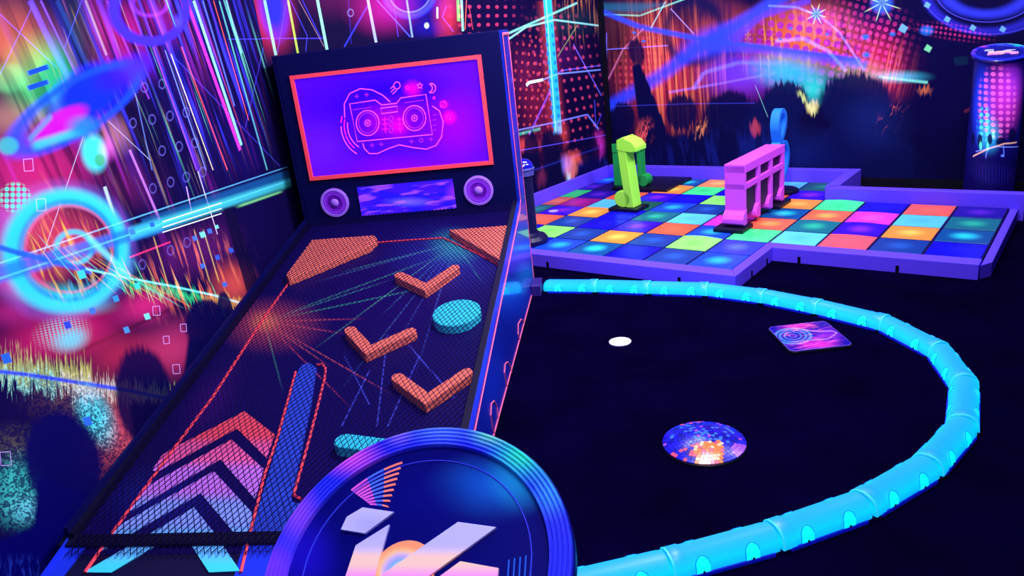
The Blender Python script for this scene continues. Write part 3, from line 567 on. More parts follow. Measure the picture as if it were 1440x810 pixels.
# backbox
bb = MB().box(*(lambda a, b: (a[0], b[0], b[1], a[1]))(ml(-W, 0.0, 0), ml(-0.004, 0.265, 0)), 0.52, 1.585).build('backbox', M_cab, pin, bevel=0.006)
FZ = lambda x, y: (lambda q: (q[0], q[2]))(loc_m(plane_hit(x, y, A0-BK*0.27, BK)))
def front(a, z, h): return ml(a, 0.265+h, z)
def rect_frame(a0, a1, z0, z1, t, h0, h1):
    mb = MB()
    for p in ([(a0, z0), (a1, z0), (a1, z0+t), (a0, z0+t)], [(a0, z1-t), (a1, z1-t), (a1, z1), (a0, z1)], [(a0, z0+t), (a0+t, z0+t), (a0+t, z1-t), (a0, z1-t)], [(a1-t, z0+t), (a1, z0+t), (a1, z1-t), (a1-t, z1-t)]): mb.prism(p, front, h0, h1)
    return mb
rect_frame(-1.243, -0.118, 0.855, 1.468, 0.022, 0.0, 0.016).build('screen_frame', M_redline, bb, label='glowing red screen frame')
def px_scr(x, y):
    a, z = FZ(x, y); return (a+0.66, z)
art = Art('backlit_screen', (78, 6, 205), px_scr, 'xz', rough=0.4, spec=0.05, emit=0.75); B = art.blob
B(500, 160, 160, 110, (40, 0, 240), k=0.75, mode='MIX'); B(560, 140, 110, 60, (10, 0, 255), k=0.85, mode='MIX'); B(560, 170, 90, 45, (95, 0, 255), k=0.95, soft=0.7, mode='MIX'); B(640, 180, 60, 70, (140, 0, 225), k=0.7, mode='MIX'); B(450, 210, 70, 60, (100, 20, 215), k=0.6, mode='MIX'); B(560, 235, 120, 24, (120, 0, 200), k=0.6, mode='MIX')
B(580, 125, 18, 16, (200, 0, 215), k=0.9); B(632, 165, 14, 14, (225, 0, 200), k=0.9); B(625, 147, 10, 10, (160, 0, 220), k=0.8); B(560, 178, 22, 18, (190, 0, 230), k=0.8); B(545, 170, 46, 30, (135, 0, 245), k=0.8); B(500, 165, 22, 22, (60, 0, 230), k=0.6, mode='MIX')
scr = MB().prism([(-1.225, 0.873), (-0.136, 0.873), (-0.136, 1.45), (-1.225, 1.45)], front, 0.0, 0.005).build('screen', art.done(), bb, label='backlit purple screen with neon mixing desk')
M_neon = mat('neon_line', (215, 60, 245), 0.5, 0.1, (225, 70, 245), 0.75); M_neon2 = mat('neon_line_pink', (250, 20, 190), 0.5, 0.1, (250, 20, 200), 0.8); M_neon3 = mat('neon_line_dim', (170, 30, 240), 0.5, 0.1, (160, 30, 245), 0.6)
def z2p(*q): return [(370+x*0.3827, 20+y*0.3827) for x, y in q]            # reading of an enlarged crop
def neon(px, m=M_neon, r=0.0035, closed=False, sm=0):
    pts = [FZ(x, y) for x, y in px]
    MB().tube([front(a, z, 0.006) for a, z in pts], r, 5, closed).build('neon_line', m, scr)
def circ(cx, cy, rx, ry, n=20, t0=0, t1=360): return z2p(*[(cx+rx*math.cos(math.radians(t0+(t1-t0)*k/n)), cy+ry*math.sin(math.radians(t0+(t1-t0)*k/n))) for k in range(n+1 if t1-t0 < 360 else n)])
neon(z2p((318, 330), (412, 316), (436, 334), (490, 328), (506, 308), (598, 295), (622, 442), (346, 468)), closed=True)
for cx_, cy_ in ((384, 400), (556, 382)):
    neon(circ(cx_, cy_, 42, 46), closed=True); neon(circ(cx_, cy_, 33, 37), M_neon3, 0.0028, True); neon(circ(cx_, cy_, 10, 11), M_neon, 0.003, True); neon(circ(cx_, cy_, 3, 3, 8), M_neon, 0.003, True)
neon(z2p((432, 346), (492, 338), (494, 358), (435, 366)), closed=True)
neon(z2p((330, 352), (400, 342)), M_neon3, 0.0025); neon(z2p((520, 326), (590, 316)), M_neon3, 0.0025)
neon(z2p((300, 380), (298, 330), (318, 292), (356, 274), (400, 278), (440, 298), (466, 322)))
neon(z2p((622, 338), (648, 356), (662, 396), (656, 450), (636, 482), (600, 496), (550, 490), (500, 480), (460, 494), (420, 512), (390, 512), (372, 494), (366, 474)))
for k_, (r_, t0_, t1_) in enumerate(((86, 120, 186), (98, 128, 192), (110, 118, 178), (110, 184, 196))): neon(circ(396, 408, r_, r_*1.08, 10, t0_, t1_), (M_neon, M_neon2)[k_ % 2])
for yy in (384, 405, 428): neon(circ(470, yy, 8, 9, 8), M_neon3, 0.0028, True)
for xx in (446, 500):
    neon(z2p((xx, 378), (xx+4, 436)), M_neon2, 0.0028)
    for yy in (388, 404, 422): neon(z2p((xx-8, yy+1), (xx+12, yy-1)), M_neon2, 0.0028)
def star(x, y, r, m): neon(z2p(*[(x+(r if k % 2 == 0 else r*0.45)*math.sin(k*PI/5), y-(r if k % 2 == 0 else r*0.45)*math.cos(k*PI/5)) for k in range(10)]), m, 0.0028, True)
star(530, 271, 9, M_neon2); star(576, 263, 12, M_neon); star(681, 378, 13, M_neon2)
neon(circ(618, 272, 16, 17, 12, -110, 120)); neon(circ(608, 272, 14, 15, 10, -80, 80)); neon(circ(662, 332, 12, 12, 12), M_neon2, 0.0028, True); neon(z2p((652, 342), (672, 322)), M_neon2, 0.0028); neon(circ(628, 308, 4, 4, 8), M_neon2, 0.0028, True)
neon(circ(492, 262, 12, 13, 12), M_neon, 0.003, True); neon(z2p((484, 272), (470, 286)), M_neon, 0.003); neon(z2p((492, 278), (476, 294)), M_neon, 0.003); neon(z2p((478, 264), (468, 274)), M_neon, 0.003)
for x_, y_ in ((344, 302), (380, 296), (400, 482), (434, 478), (545, 468), (617, 460)):
    neon(z2p((x_-8, y_), (x_+8, y_)), M_neon3, 0.0026); neon(z2p((x_, y_-8), (x_, y_+8)), M_neon3, 0.0026)
neon(circ(581, 464, 7, 7, 8), M_neon3, 0.0028, True)
for yy in (372, 390, 410, 428): neon(z2p((624, yy), (636, yy-2)), M_neon3, 0.0026); 
# speakers and strip display
M_spk = mat('violet_speaker', (135, 45, 220), 0.6, 0.2); M_spk2 = mat('violet_speaker_rim', (160, 105, 240), 0.6, 0.2); M_spk3 = mat('purple_cone', (120, 20, 205), 0.6, 0.2)
for ca in (-1.117, -0.226):
    fn = lambda x, y, z, ca=ca: front(ca+x, 0.708+y, z)
    sp_ = MB().lathe([(0.0, 0.0), (0.088, 0.0), (0.088, 0.012), (0.074, 0.014), (0.072, 0.006), (0.0, 0.006)], 36, fn).build('speaker', M_spk2, bb, 40, label='round violet speaker')
    MB().lathe([(0.072, 0.006), (0.066, 0.012), (0.03, 0.006), (0.026, 0.007), (0.0, 0.007)], 36, fn).build('cone', M_spk, sp_, 40)
    MB().lathe([(0.052, 0.0085), (0.050, 0.0115), (0.047, 0.0115), (0.045, 0.0085)], 36, fn).build('cone_ring', M_spk3, sp_, 40)
    MB().lathe([(0.026, 0.006), (0.022, 0.013), (0.012, 0.017), (0.0, 0.018)], 24, fn).build('dust_cap', M_spk2, sp_, 60)
art = Art('wave_display', (62, 18, 225), px_scr, 'xz', emit=0.35)
art.streaks(570, 278, 90, 40, -4, 2.6, 5.0, (30, 20, 255), k=0.9, lo=0.4, hi=0.6, seed=2, soft=0.2, mode='MIX'); art.streaks(575, 280, 90, 40, -6, 2.4, 5.5, (160, 70, 255), k=0.8, lo=0.5, hi=0.66, seed=8, soft=0.2); art.blob(575, 284, 44, 9, (120, 110, 255), k=0.6); art.blob(640, 270, 18, 18, (150, 40, 200), k=0.6)
MB().prism([(-0.963, 0.612), (-0.374, 0.612), (-0.374, 0.789), (-0.963, 0.789)], front, 0.0, 0.006).build('strip_display', art.done(), bb, label='blue violet wave strip display')
# side panels of the cabinet
def side(l, z, h): return ml(h, l, z)
prof = [(0.0, 0.0), (2.62, 0.0), (2.66, 0.06), (2.66, 0.155), (0.30, 0.615), (0.265, 0.62), (0.265, 1.585), (0.0, 1.585)]
art = Art('side_art_with_sheen', (10, 34, 175), lambda x, y: (lambda q: (1.4-q[1], q[2]))(loc_m(plane_hit(x, y, A0, RT))), 'yz', rough=0.28, spec=0.5, coat=0.5); B = art.blob
B(726, 350, 26, 34, (60, 60, 210), k=0.6); B(738, 385, 18, 26, (20, 140, 240), k=0.8); B(722, 420, 30, 40, (10, 60, 220), k=0.8); B(690, 540, 26, 90, (10, 40, 190), k=0.8); B(718, 180, 12, 120, (40, 20, 170), k=0.9)  # painted sheen, with the lit barrier's cyan reflection put into the panel colour
spn = MB().prism(prof, side, -0.004, 0.014).build('side_panel', art.done(), pin, label='glossy blue side panel with red outline')
sp2 = MB().prism(prof, side, -W-0.014, -W).build('side_panel', M_cab, pin)
M_outl = mat('coral_outline', (225, 95, 130), 0.6, 0.2)
def sline(pts, r=0.0028): MB().tube([side(l, z, 0.015) for l, z in pts], r, 5).build('red_outline', M_outl, spn)
sline([(0.27, 1.57), (0.262, 0.63), (0.33, 0.585), (2.6, 0.145)]); sline([(0.012, 1.57), (0.012, 0.012), (2.55, 0.012)]); sline([(0.012, 1.562), (0.262, 1.562)], 0.008)
SPX = lambda x, y: (lambda q: (q[1], q[2]))(loc_m(plane_hit(x, y, A0, RT)))
for q in ([(737, 462), (734, 452), (729, 449), (725, 456), (725, 470), (728, 484), (727, 490)], [(716, 530), (714, 517), (710, 509), (706, 512), (705, 524), (708, 541), (711, 548)], [(696, 590), (694, 572), (690, 564), (686, 568), (685, 584), (688, 602), (691, 612)]):
    sline([SPX(*p) for p in q])
rail_p = [(0.3, 0.0), (2.64, 0.0), (2.64, 1), (0.3, 1)]
for a0, a1, rh in ((-0.03, -0.004, 0.062), (-W+0.0, -W+0.018, 0.03)):
    MB().loft([[ml(a, l, pfz(l)+h) for a, h in ((a0, -0.02), (a1, -0.02), (a1, rh), (a0, rh))] for l in (0.268, 2.66)]).build('side_rail', M_rail, pin)
# playfield board with printed laser fan
PP = lambda x, y: (lambda q: (q[0]+0.66, 1.4-q[1]))(pf(x, y))
art = Art('playfield_print', (14, 3, 84), PP, 'xy', rough=0.5, spec=0.12); B = art.blob
B(560, 420, 190, 110, (30, 4, 100), k=0.6, mode='MIX'); B(380, 455, 90, 50, (190, 70, 20), k=0.8); B(372, 452, 30, 22, (220, 110, 30), k=0.9); B(640, 345, 50, 34, (40, 160, 120), k=0.75); B(630, 360, 120, 70, (50, 60, 180), k=0.5); B(230, 700, 120, 60, (20, 30, 140), k=0.5); B(300, 560, 40, 90, (60, 10, 90), rot=35, k=0.5)
for x2, y2, c in ((620, 400, (60, 170, 120)), (640, 352, (60, 150, 110)), (520, 448, (220, 80, 30)), (490, 470, (220, 80, 40)), (560, 560, (230, 90, 40)), (500, 580, (220, 70, 50)), (470, 520, (220, 90, 30)), (400, 560, (60, 150, 110)), (560, 390, (60, 140, 130))): art.line(372, 452, x2, y2, 3.4, c, k=0.42, soft=0.8, fade=0.7)
for x2, y2, c in ((470, 385, (70, 150, 130)), (430, 400, (60, 110, 150)), (530, 450, (60, 120, 170)), (430, 500, (90, 170, 130)), (560, 480, (60, 90, 190)), (600, 470, (50, 90, 170)), (680, 400, (60, 160, 130)), (470, 560, (60, 110, 190)), (580, 540, (50, 80, 190))): art.line(640, 342, x2, y2, 3, c, k=0.4, soft=0.8, fade=0.6)
for x1, y1, x2, y2 in ((484, 500, 520, 570), (545, 470, 530, 600), (590, 500, 545, 600), (570, 480, 640, 560), (480, 600, 520, 520)): art.line(x1, y1, x2, y2, 3, (70, 80, 220), k=0.6)
pfo = MB().loft([[ml(a, l, pfz(l)+h) for a, h in ((-W+0.005, -0.03), (-0.005, -0.03), (-0.005, 0), (-W+0.005, 0))] for l in (0.262, 2.72)]).build('playfield', art.done(), pin, label='dark violet playfield with printed laser fan')
def inlay(px, m, h=0.003, h0=0.0, name='print_inlay', parent=pfo, dz=0.0, **kw): return MB().prism([pfp(x, y, dz) for x, y in px], onpf, h0, h).build(name, m, parent, **kw)
def z3(*q): return [(60+x*0.3086, 560+y*0.3086) for x, y in q]
# chevrons: printed colours run from red at the top to cyan at the foot
art = Art('chevron_print', (250, 80, 100), PP, 'xy', rough=0.6, spec=0.1)
for y_, c in ((612, (240, 95, 165)), (645, (205, 120, 240)), (690, (135, 160, 255)), (735, (100, 190, 255)), (775, (60, 215, 250))): art.poly([(-300, y_), (700, y_), (700, 2000), (-300, 2000)], c, soft=45)
M_chev = art.done()
inlay(z3((545, 262), (600, 228), (920, 62), (1058, 168), (1020, 275), (885, 140), (520, 338), (500, 330)), M_chev, name='chevron')
inlay(z3((455, 415), (860, 190), (1008, 325), (968, 462), (810, 280), (405, 515), (380, 520)), M_chev, name='chevron')
inlay(z3((345, 585), (780, 335), (956, 525), (950, 620), (935, 690), (720, 435), (240, 715), (262, 690)), M_chev, name='chevron')
inlay(z3((690, 500), (790, 625), (900, 790), (758, 796), (670, 660), (612, 612), (520, 672), (312, 797), (188, 796), (490, 620)), M_chev, name='chevron')
def rope(px, r=0.006, m=M_redline): MB().tube([(lambda p: onpf(p[0], p[1], 0.003))(pfp(x, y)) for x, y in px], r, 5).build('red_line', m, pfo)
rope([(120, 806), (168, 737), (208, 682), (247, 629), (299, 560), (373, 445), (409, 395), (470, 366), (530, 342), (575, 338.5), (624, 335.6), (664, 354), (705, 375.6), (690, 440), (668, 525), (653, 601), (630, 690)])
rope([(416, 524), (390, 618), (372, 670), (356, 735), (339, 806)]); rope([(446, 514), (453, 513), (458, 519), (457, 532), (437, 612), (413, 698), (424, 703)])
M_lane = mat('blue_lane', (40, 70, 200), 0.55, 0.2)
inlay([(417, 526), (424, 513), (436, 510), (445, 518), (437, 570), (420, 650), (409, 700), (412, 706), (430, 710), (420, 760), (352, 756), (366, 705), (392, 618)], M_lane, h=0.01, name='lane_guide', dz=0.01)
# raised bumpers
def bump(px, r, m, name, h=0.042):
    q = [pfp(x, y, h) for x, y in px]; return MB().prism(stroke(q, r), onpf, 0.0, h).build(name, m, pin, bevel=0.004)
bump([(561.5, 386), (598, 403), (638.5, 375.5)], 0.027, M_red, 'chevron_bumper'); bump([(492, 463), (518, 491), (577, 465)], 0.027, M_red, 'chevron_bumper'); bump([(558.5, 529.5), (600, 560), (656, 522.5)], 0.026, M_red, 'chevron_bumper')
ca, cl = pfp(642, 439, 0.042)
MB().prism([(ca+0.112*math.cos(2*PI*k/40), cl+0.112*math.sin(2*PI*k/40)) for k in range(40)], onpf, 0.0, 0.042).build('round_bumper', M_cyan, pin, bevel=0.004)
bump([(483, 619), (600, 634)], 0.036, M_cyan, 'flipper')
def wedge(px): MB().prism([pfp(x, y, 0.042) for x, y in px], onpf, 0.0, 0.042).build('corner_wedge', M_red, pin, bevel=0.004)
wedge([(438.5, 337), (526, 330.5), (530, 335), (520, 345), (406, 392), (402, 386)]); wedge([(631, 323), (720, 316), (707, 368)])
# protective net over the playfield: every strand is real, crossing in diamonds
net = MB(); a0, a1, l0, l1 = -W+0.03, -0.028, 0.29, 2.735; cw, ch, sw, nh = 0.0235, 0.040, 0.0013, 0.056
for sg in (1, -1):
    dirv = np.array([cw, sg*ch]); dirv = dirv/np.linalg.norm(dirv); nrm = np.array([-dirv[1], dirv[0]])*sw
    k0 = -int((l1-l0)/ch)-2; k1 = int((a1-a0)/cw)+2
    for k in range(k0, k1):
        base = np.array([a0+k*cw, l0 if sg > 0 else l1])
        t0 = max(0.0, (a0-base[0])/dirv[0]); t1 = min((a1-base[0])/dirv[0], (l1-l0)/abs(dirv[1]))
        if t1-t0 < 0.01: continue
        p, q = base+dirv*t0, base+dirv*t1
        ends = [p, q]; lt_ = 2.3
        if (p[1]-lt_)*(q[1]-lt_) < 0: ends.insert(1, p+(q-p)*(lt_-p[1])/(q[1]-p[1]))
        for e0, e1 in zip(ends, ends[1:]):
            net.prism([e0+nrm, e0-nrm, e1-nrm, e1+nrm], lambda a, l, h: onpf(a, l, h-max(0.0, l-lt_)*0.10), nh, nh+0.0018)
net.build('net', M_net, pin, kind='stuff', label='black diamond safety net stretched over the playfield')
MB().loft([[ml(a, l, pfz(l)+h) for l, h in ((2.648, -0.02), (2.692, -0.02), (2.692, 0.012), (2.648, 0.016))] for a in (-W-0.03, 0.018)]).build('cross_bar', M_rail, pin, bevel=0.004)
# entry ramp at the foot, with blue bevelled cheeks
M_apron = mat('blue_apron', (22, 48, 215), 0.5, 0.25); M_apron2 = mat('black_apron', (12, 6, 52), 0.5, 0.2)
LE = 3.12
MB().loft([[ml(a, l, z) for a, l, z in ((x, 2.72, 0.0), (x, 2.72, pfz(2.72)-0.001), (x, LE, 0.004), (x, LE, 0.0))] for x in (-W, 0.0)]).build('entry_ramp', M_apron2, pin)
MB().prism([(-W, 2.69), (-W+0.075, 2.69), (-W+0.05, 3.05), (-W, 3.05)], lambda p, q, h: ml(p, q, max(pfz(q), 0)+h if q < 2.9 else 0.02+h), 0.0, 0.004).build('ramp_panel', M_apron, pin)
MB().prism([(-0.69, 2.66), (-0.02, 2.66), (-0.02, 3.05), (-0.62, 3.05)], lambda p, q, h: ml(p, q, max(pfz(q), 0)+h if q < 2.9 else 0.02+h), 0.0, 0.003).build('ramp_panel', M_apron, pin)
for x0, x1 in ((-W, -W-0.12), (0.0, 0.12)):
    MB().add([ml(x0, 2.67, 0.0), ml(x1, 2.67, 0.0), ml(x0, 2.67, 0.125), ml(x0, LE+0.02, 0.0), ml(x1, LE+0.02, 0.0), ml(x0, LE+0.02, 0.012)], [(0, 1, 2), (3, 5, 4), (0, 3, 4, 1), (1, 4, 5, 2), (0, 2, 5, 3)]).build('ramp_cheek', M_apron, pin)
MB().box(*(lambda p, q: (p[0], q[0], q[1], p[1]))(ml(0.014, 0.06, 0), ml(0.075, 0.22, 0)), 0.0, 0.075).build('floor_bracket', mat('dark_bracket', (40, 24, 110), 0.4, 0.4), pin, bevel=0.006)

# ------------------------------------------------------------------ dance floor
df = thing('dance_floor', 'raised dance floor of multicoloured glowing square tiles with violet kerbs', 'dance floor', tuple(D(3, 4)), TH)
def dl(u, v, z): return ((u-3)*TS, (v-4)*TS, z)
UL = -2.6
def dbox(u0, u1, v0, v1, z0, z1): a = dl(u0, v0, z0); b = dl(u1, v1, z1); return MB().box(a[0], b[0], a[1], b[1], z0, z1)
dbox(UL, 5, 0, 8, 0, ZT-0.004).build('deck', M_grout, df); dbox(5, 9, 2, 6, 0, ZT-0.004).build('deck', M_grout, df)
TC = {  # tile colour, centre colour
    'b': ((14, 10, 225), (20, 24, 250)), 'g': ((20, 70, 245), (40, 180, 255)), 's': ((20, 60, 150), (30, 90, 190)), 't': ((10, 80, 150), (40, 225, 245)), 'c': ((40, 60, 235), (70, 110, 255)),
    'L': ((140, 255, 110), (120, 240, 90)), 'o': ((255, 150, 60), (255, 210, 90)), 'r': ((255, 98, 66), (255, 110, 70)), 'v': ((50, 10, 215), (130, 40, 250)), 'e': ((20, 110, 130), (40, 190, 150)),
    'k': ((90, 205, 250), (80, 190, 240)), 'm': ((245, 60, 225), (250, 90, 240)), 'M': ((70, 250, 140), (50, 225, 120)), 'p': ((255, 90, 105), (255, 95, 110)), 'O': ((255, 105, 70), (255, 180, 80)),
    'i': ((30, 16, 150), (90, 30, 200)), 'd': ((16, 10, 78), (20, 14, 90)), 'G': ((40, 190, 80), (50, 200, 90)), 'B': ((190, 85, 40), (225, 120, 40)), 'P': ((150, 25, 130), (190, 30, 160)), 'w': ((215, 235, 255), (220, 240, 255)), 'x': ((20, 90, 80), (30, 130, 110))}
tmats = {}
def tile_mat(k):
    if k in tmats: return tmats[k]
    m = mat('tile_print', TC[k][0], 0.35, 0.2); nt = m.node_tree; b = nt.nodes['Principled BSDF']
    tc = nt.nodes.new('ShaderNodeTexCoord'); ln = nt.nodes.new('ShaderNodeVectorMath'); ln.operation = 'LENGTH'; nt.links.new(tc.outputs['Object'], ln.inputs[0])
    mr = nt.nodes.new('ShaderNodeMapRange'); mr.interpolation_type = 'SMOOTHSTEP'; mr.inputs['From Min'].default_value = 0.0; mr.inputs['From Max'].default_value = 0.11; mr.inputs['To Min'].default_value = 1; mr.inputs['To Max'].default_value = 0
    nt.links.new(ln.outputs['Value'], mr.inputs['Value'])
    mx = nt.nodes.new('ShaderNodeMix'); mx.data_type = 'RGBA'; nt.links.new(mr.outputs['Result'], mx.inputs[0]); mx.inputs[6].default_value = S(*TC[k][0]); mx.inputs[7].default_value = S(*TC[k][1]); nt.links.new(mx.outputs[2], b.inputs['Base Color'])
    tmats[k] = m; return m
ROWS = {0: (-1, 'bgtbsg'), 1: (-2, 'bLsosLc'), 2: (-3, 'wrsbvrgMkpsb'), 3: (-3, 'xvobekmOevot'), 4: (-3, 'BPkxgsxtOmke'), 5: (-3, 'GidPvbLboMbri'.replace('P', 'r')), 6: (-3, 'iddoMbrv'), 7: (-3, 'gddtokkx')}
ROWS[5] = (-3, 'GirvbLboMbri')
tmesh = {}
HUMP = {(3, 1): 0.012, (5, 3): 0.008, (6, 3): 0.010, (5, 5): 0.010, (6, 4): 0.006, (0, 6): 0.008, (-1, 3): 0.005, (6, 2): 0.006}
for v, (u0, codes) in ROWS.items():
    for k, ch_ in enumerate(codes):
        u = u0+k
        if u > 8: continue
        lo = max(u, UL) if u < -2 else u; wd = (u+1-lo)*TS; g = 0.0085
        hump = HUMP.get((u, v), 0.0); key = (ch_, round(wd, 3), hump)
        if key not in tmesh:
            mb = MB(); x = wd/2-g; y = TS/2-g
            if hump:
                n = 7; mb.v = [(-x+2*x*i/n, -y+2*y*j/n, 0.004+hump*math.sin(PI*i/n*0.9+0.3)*(j/n)**2) for j in range(n+1) for i in range(n+1)]
                mb.f = [(j*(n+1)+i, j*(n+1)+i+1, (j+1)*(n+1)+i+1, (j+1)*(n+1)+i) for j in range(n) for i in range(n)]
                k0 = len(mb.v); edge = [i for i in range(n+1)]+[j*(n+1)+n for j in range(1, n+1)]+[n*(n+1)+i for i in range(n-1, -1, -1)]+[j*(n+1) for j in range(n-1, 0, -1)]
                mb.v += [(mb.v[i][0], mb.v[i][1], -0.004) for i in edge]; ne = len(edge)
                mb.f += [(edge[i], edge[(i+1) % ne], k0+(i+1) % ne, k0+i) for i in range(ne)]+[tuple(k0+i for i in range(ne))]
            else: mb.loft([[(-x, -y, z), (x, -y, z), (x, y, z), (-x, y, z)] if z < 0.003 else [(-x+.002, -y+.002, z), (x-.002, -y+.002, z), (x-.002, y-.002, z), (-x+.002, y-.002, z)] for z in (-0.004, 0.0025, 0.004)])
            tmesh[key] = mb.mesh('tile', tile_mat(ch_), 50 if hump else None)
        t = bpy.data.objects.new('tile', tmesh[key]); COL.objects.link(t); t.parent = df
        t.location = ((lo+u+1)/2*TS-3*TS, (v+0.5-4)*TS, ZT-0.004)
KT = 0.36; KH = 0.115
def kerb(u0, u1, v0, v1, z1, name='kerb_board', z0=0.0, m=M_kerb): return dbox(u0, u1, v0, v1, z0, z1).build(name, m, df, bevel=0.004)
def kerb_poly(px, z1): return MB().prism([dl(u, v, 0)[:2] for u, v in px], lambda x, y, h: (x, y, h), 0.0, z1).build('kerb_board', M_kerb, df, bevel=0.004)
# flush front edging boards, mitred, then taller kerbs along the wall side
kerb_poly([(UL, -KT), (5+KT*0.6, -KT), (5, 0), (UL, 0)], ZT+0.003); kerb_poly([(5+KT*0.6, -KT), (5+KT*0.6, 2-KT), (5, 2), (5, 0)], ZT+0.003)
kerb_poly([(5+KT*0.6, 2-KT), (9.0, 2-KT), (9.0, 2), (5, 2)], ZT+0.003); kerb_poly([(9.02, 2-KT+0.05), (9.17, 2-KT+0.30), (9.17, 6.0), (9.02, 6.0)], ZT-0.004)
kerb_poly([(UL-0.14, -KT), (UL, -KT), (UL, 8), (UL-0.14, 8.16)], ZT+KH-0.01); kerb_poly([(UL, 8), (5.0, 8), (5.3, 8.3), (UL-0.14, 8.3)], ZT+KH-0.01)
kerb_poly([(5.0, 6.02), (5.3, 6.3), (5.3, 8.3), (5.0, 8)], ZT+KH-0.01); kerb_poly([(5.0, 6.02), (9.28, 6.02), (9.28, 6.3), (5.3, 6.3)], ZT+KH-0.02)
M_slot = mat('black_slot', (4, 2, 24), 0.8, 0.05)
for u0, v0, ax in ((0.7, -KT, 'u'), (4.0, -KT, 'u'), (5.75, 2-KT, 'u'), (7.62, 2-KT, 'u'), (5+KT*0.6, 0.45, 'v'), (5+KT*0.6, 1.3, 'v')):
    (dbox(u0, u0+0.06, v0-0.01, v0+0.02, 0, 0.045) if ax == 'u' else dbox(u0-0.02, u0+0.01, v0, v0+0.06, 0, 0.045)).build('drain_slot', M_slot, df)
o = MB().lathe([(0, 0), (0.042, 0), (0.042, 0.004), (0.036, 0.006), (0, 0.006)], 28).build('ball_marker', M_white, None, 40); X = at(778, 297, ZT); o.location = (X[0], X[1], ZT); tag(o, 'small white oval marker on the dance floor behind the black bollard', 'marker')

# ------------------------------------------------------------------ music notes on the dance floor
def dthing(name, label, cat, u, v): return thing(name, label, cat, tuple(D(u, v, ZT)), TH)
def slab_uz(name, poly, v0, v1, m, par, **kw): return MB().prism(poly, lambda p, q, h: (p, h, q), v0, v1).build(name, m, par, **kw)
def slab_vz(name, poly, u0, u1, m, par, **kw): return MB().prism(poly, lambda p, q, h: (h, p, q), u0, u1).build(name, m, par, **kw)
def plate(par, x0, x1, y0, y1, h=0.028): return MB().box(x0, x1, y0, y1, 0, h).build('base_plate', M_blackp, par, bevel=0.006)
# lime eighth note
gu, gv = Dinv(at(884, 297, ZT))
n1 = dthing('music_note', 'lime green eighth note standing on a black base plate', 'music note', gu, gv)
plate(n1, -0.17, 0.10, -0.04, 0.17)
hd_ = [(-0.055+0.075*math.cos(t)*1.0, 0.098+0.070*math.sin(t)) for t in [2*PI*k/28 for k in range(28)]]
slab_uz('note_head', [p for p in hd_], 0.0, 0.10, M_lime, n1, bevel=0.006)
slab_uz('stem', [(-0.02, 0.03), (0.05, 0.03), (-0.005, 0.565), (-0.075, 0.555), (-0.055, 0.3)], 0.0, 0.13, M_lime, n1, bevel=0.004)
slab_uz('flag', [(-0.075, 0.50), (-0.075, 0.575), (-0.02, 0.60), (0.06, 0.565), (0.10, 0.52), (0.10, 0.485), (0.05, 0.48), (-0.01, 0.485)], -0.004, 0.17, M_lime, n1, bevel=0.006)
# dark green beamed pair behind
X = at(862, 268, ZT); bu, bv = Dinv(X)
n2 = dthing('music_note', 'dark green beamed note pair behind the lime note', 'music note', bu+0.45, bv+0.4)
MB().box(-0.16, 0.40, -0.10, 0.42, 0, 0.028).build('base_plate', M_blackp, n2, bevel=0.006)
slab_uz('stem', [(-0.16, 0.03), (-0.08, 0.03), (-0.08, 0.42), (-0.16, 0.42)], -0.05, 0.05, M_green, n2, bevel=0.004)
slab_uz('stem', [(0.09, 0.06), (0.125, 0.06), (0.125, 0.42), (0.09, 0.42)], -0.05, 0.05, M_green, n2, bevel=0.004)
slab_uz('beam', [(-0.16, 0.34), (0.125, 0.34), (0.125, 0.42), (-0.16, 0.42)], -0.055, 0.055, M_green, n2, bevel=0.004)
slab_uz('note_head', [(0.14+0.05*math.cos(2*PI*k/24), 0.085+0.055*math.sin(2*PI*k/24)) for k in range(24)], -0.05, 0.05, M_green, n2, bevel=0.004)
# pink group of four
pu, pv = Dinv(at(1048, 324, ZT))
n3 = dthing('music_note', 'pink four stem note group with double beam on black bases', 'music note', pu, pv)
LN = 0.80; TH3 = 0.145
plate(n3, -TH3-0.05, 0.02, -0.10, 0.10, 0.03); plate(n3, -TH3-0.05, 0.03, LN-0.20, LN+0.06, 0.03)
for k in range(4):
    v0 = k*(LN-0.06)/3; w_ = 0.05 if k else 0.03
    slab_vz('stem', [(v0, 0.03), (v0+w_, 0.03), (v0+w_, 0.45), (v0, 0.45)], -TH3, 0, M_pink, n3, bevel=0.004)
    hd_ = [(v0-0.02, 0.035), (v0+0.03, 0.035), (v0+0.03, 0.15), (v0, 0.14), (v0-0.035, 0.115), (v0-0.052, 0.085), (v0-0.05, 0.055)]
    slab_vz('note_head', hd_, -TH3-0.002, 0.004, M_pink, n3, bevel=0.006)
slab_vz('beam', [(0, 0.40), (LN-0.01, 0.40), (LN-0.01, 0.46), (0, 0.46)], -TH3-0.002, 0.002, M_pink, n3, bevel=0.004)
slab_vz('recess_panel', [(0.02, 0.1), (LN-0.03, 0.1), (LN-0.03, 0.42), (0.02, 0.42)], -TH3+0.05, -0.022, M_blackp, n3)
slab_vz('beam', [(0, 0.285), (LN-0.01, 0.285), (LN-0.01, 0.325), (0, 0.325)], -TH3-0.001, 0.001, M_pink, n3, bevel=0.003)
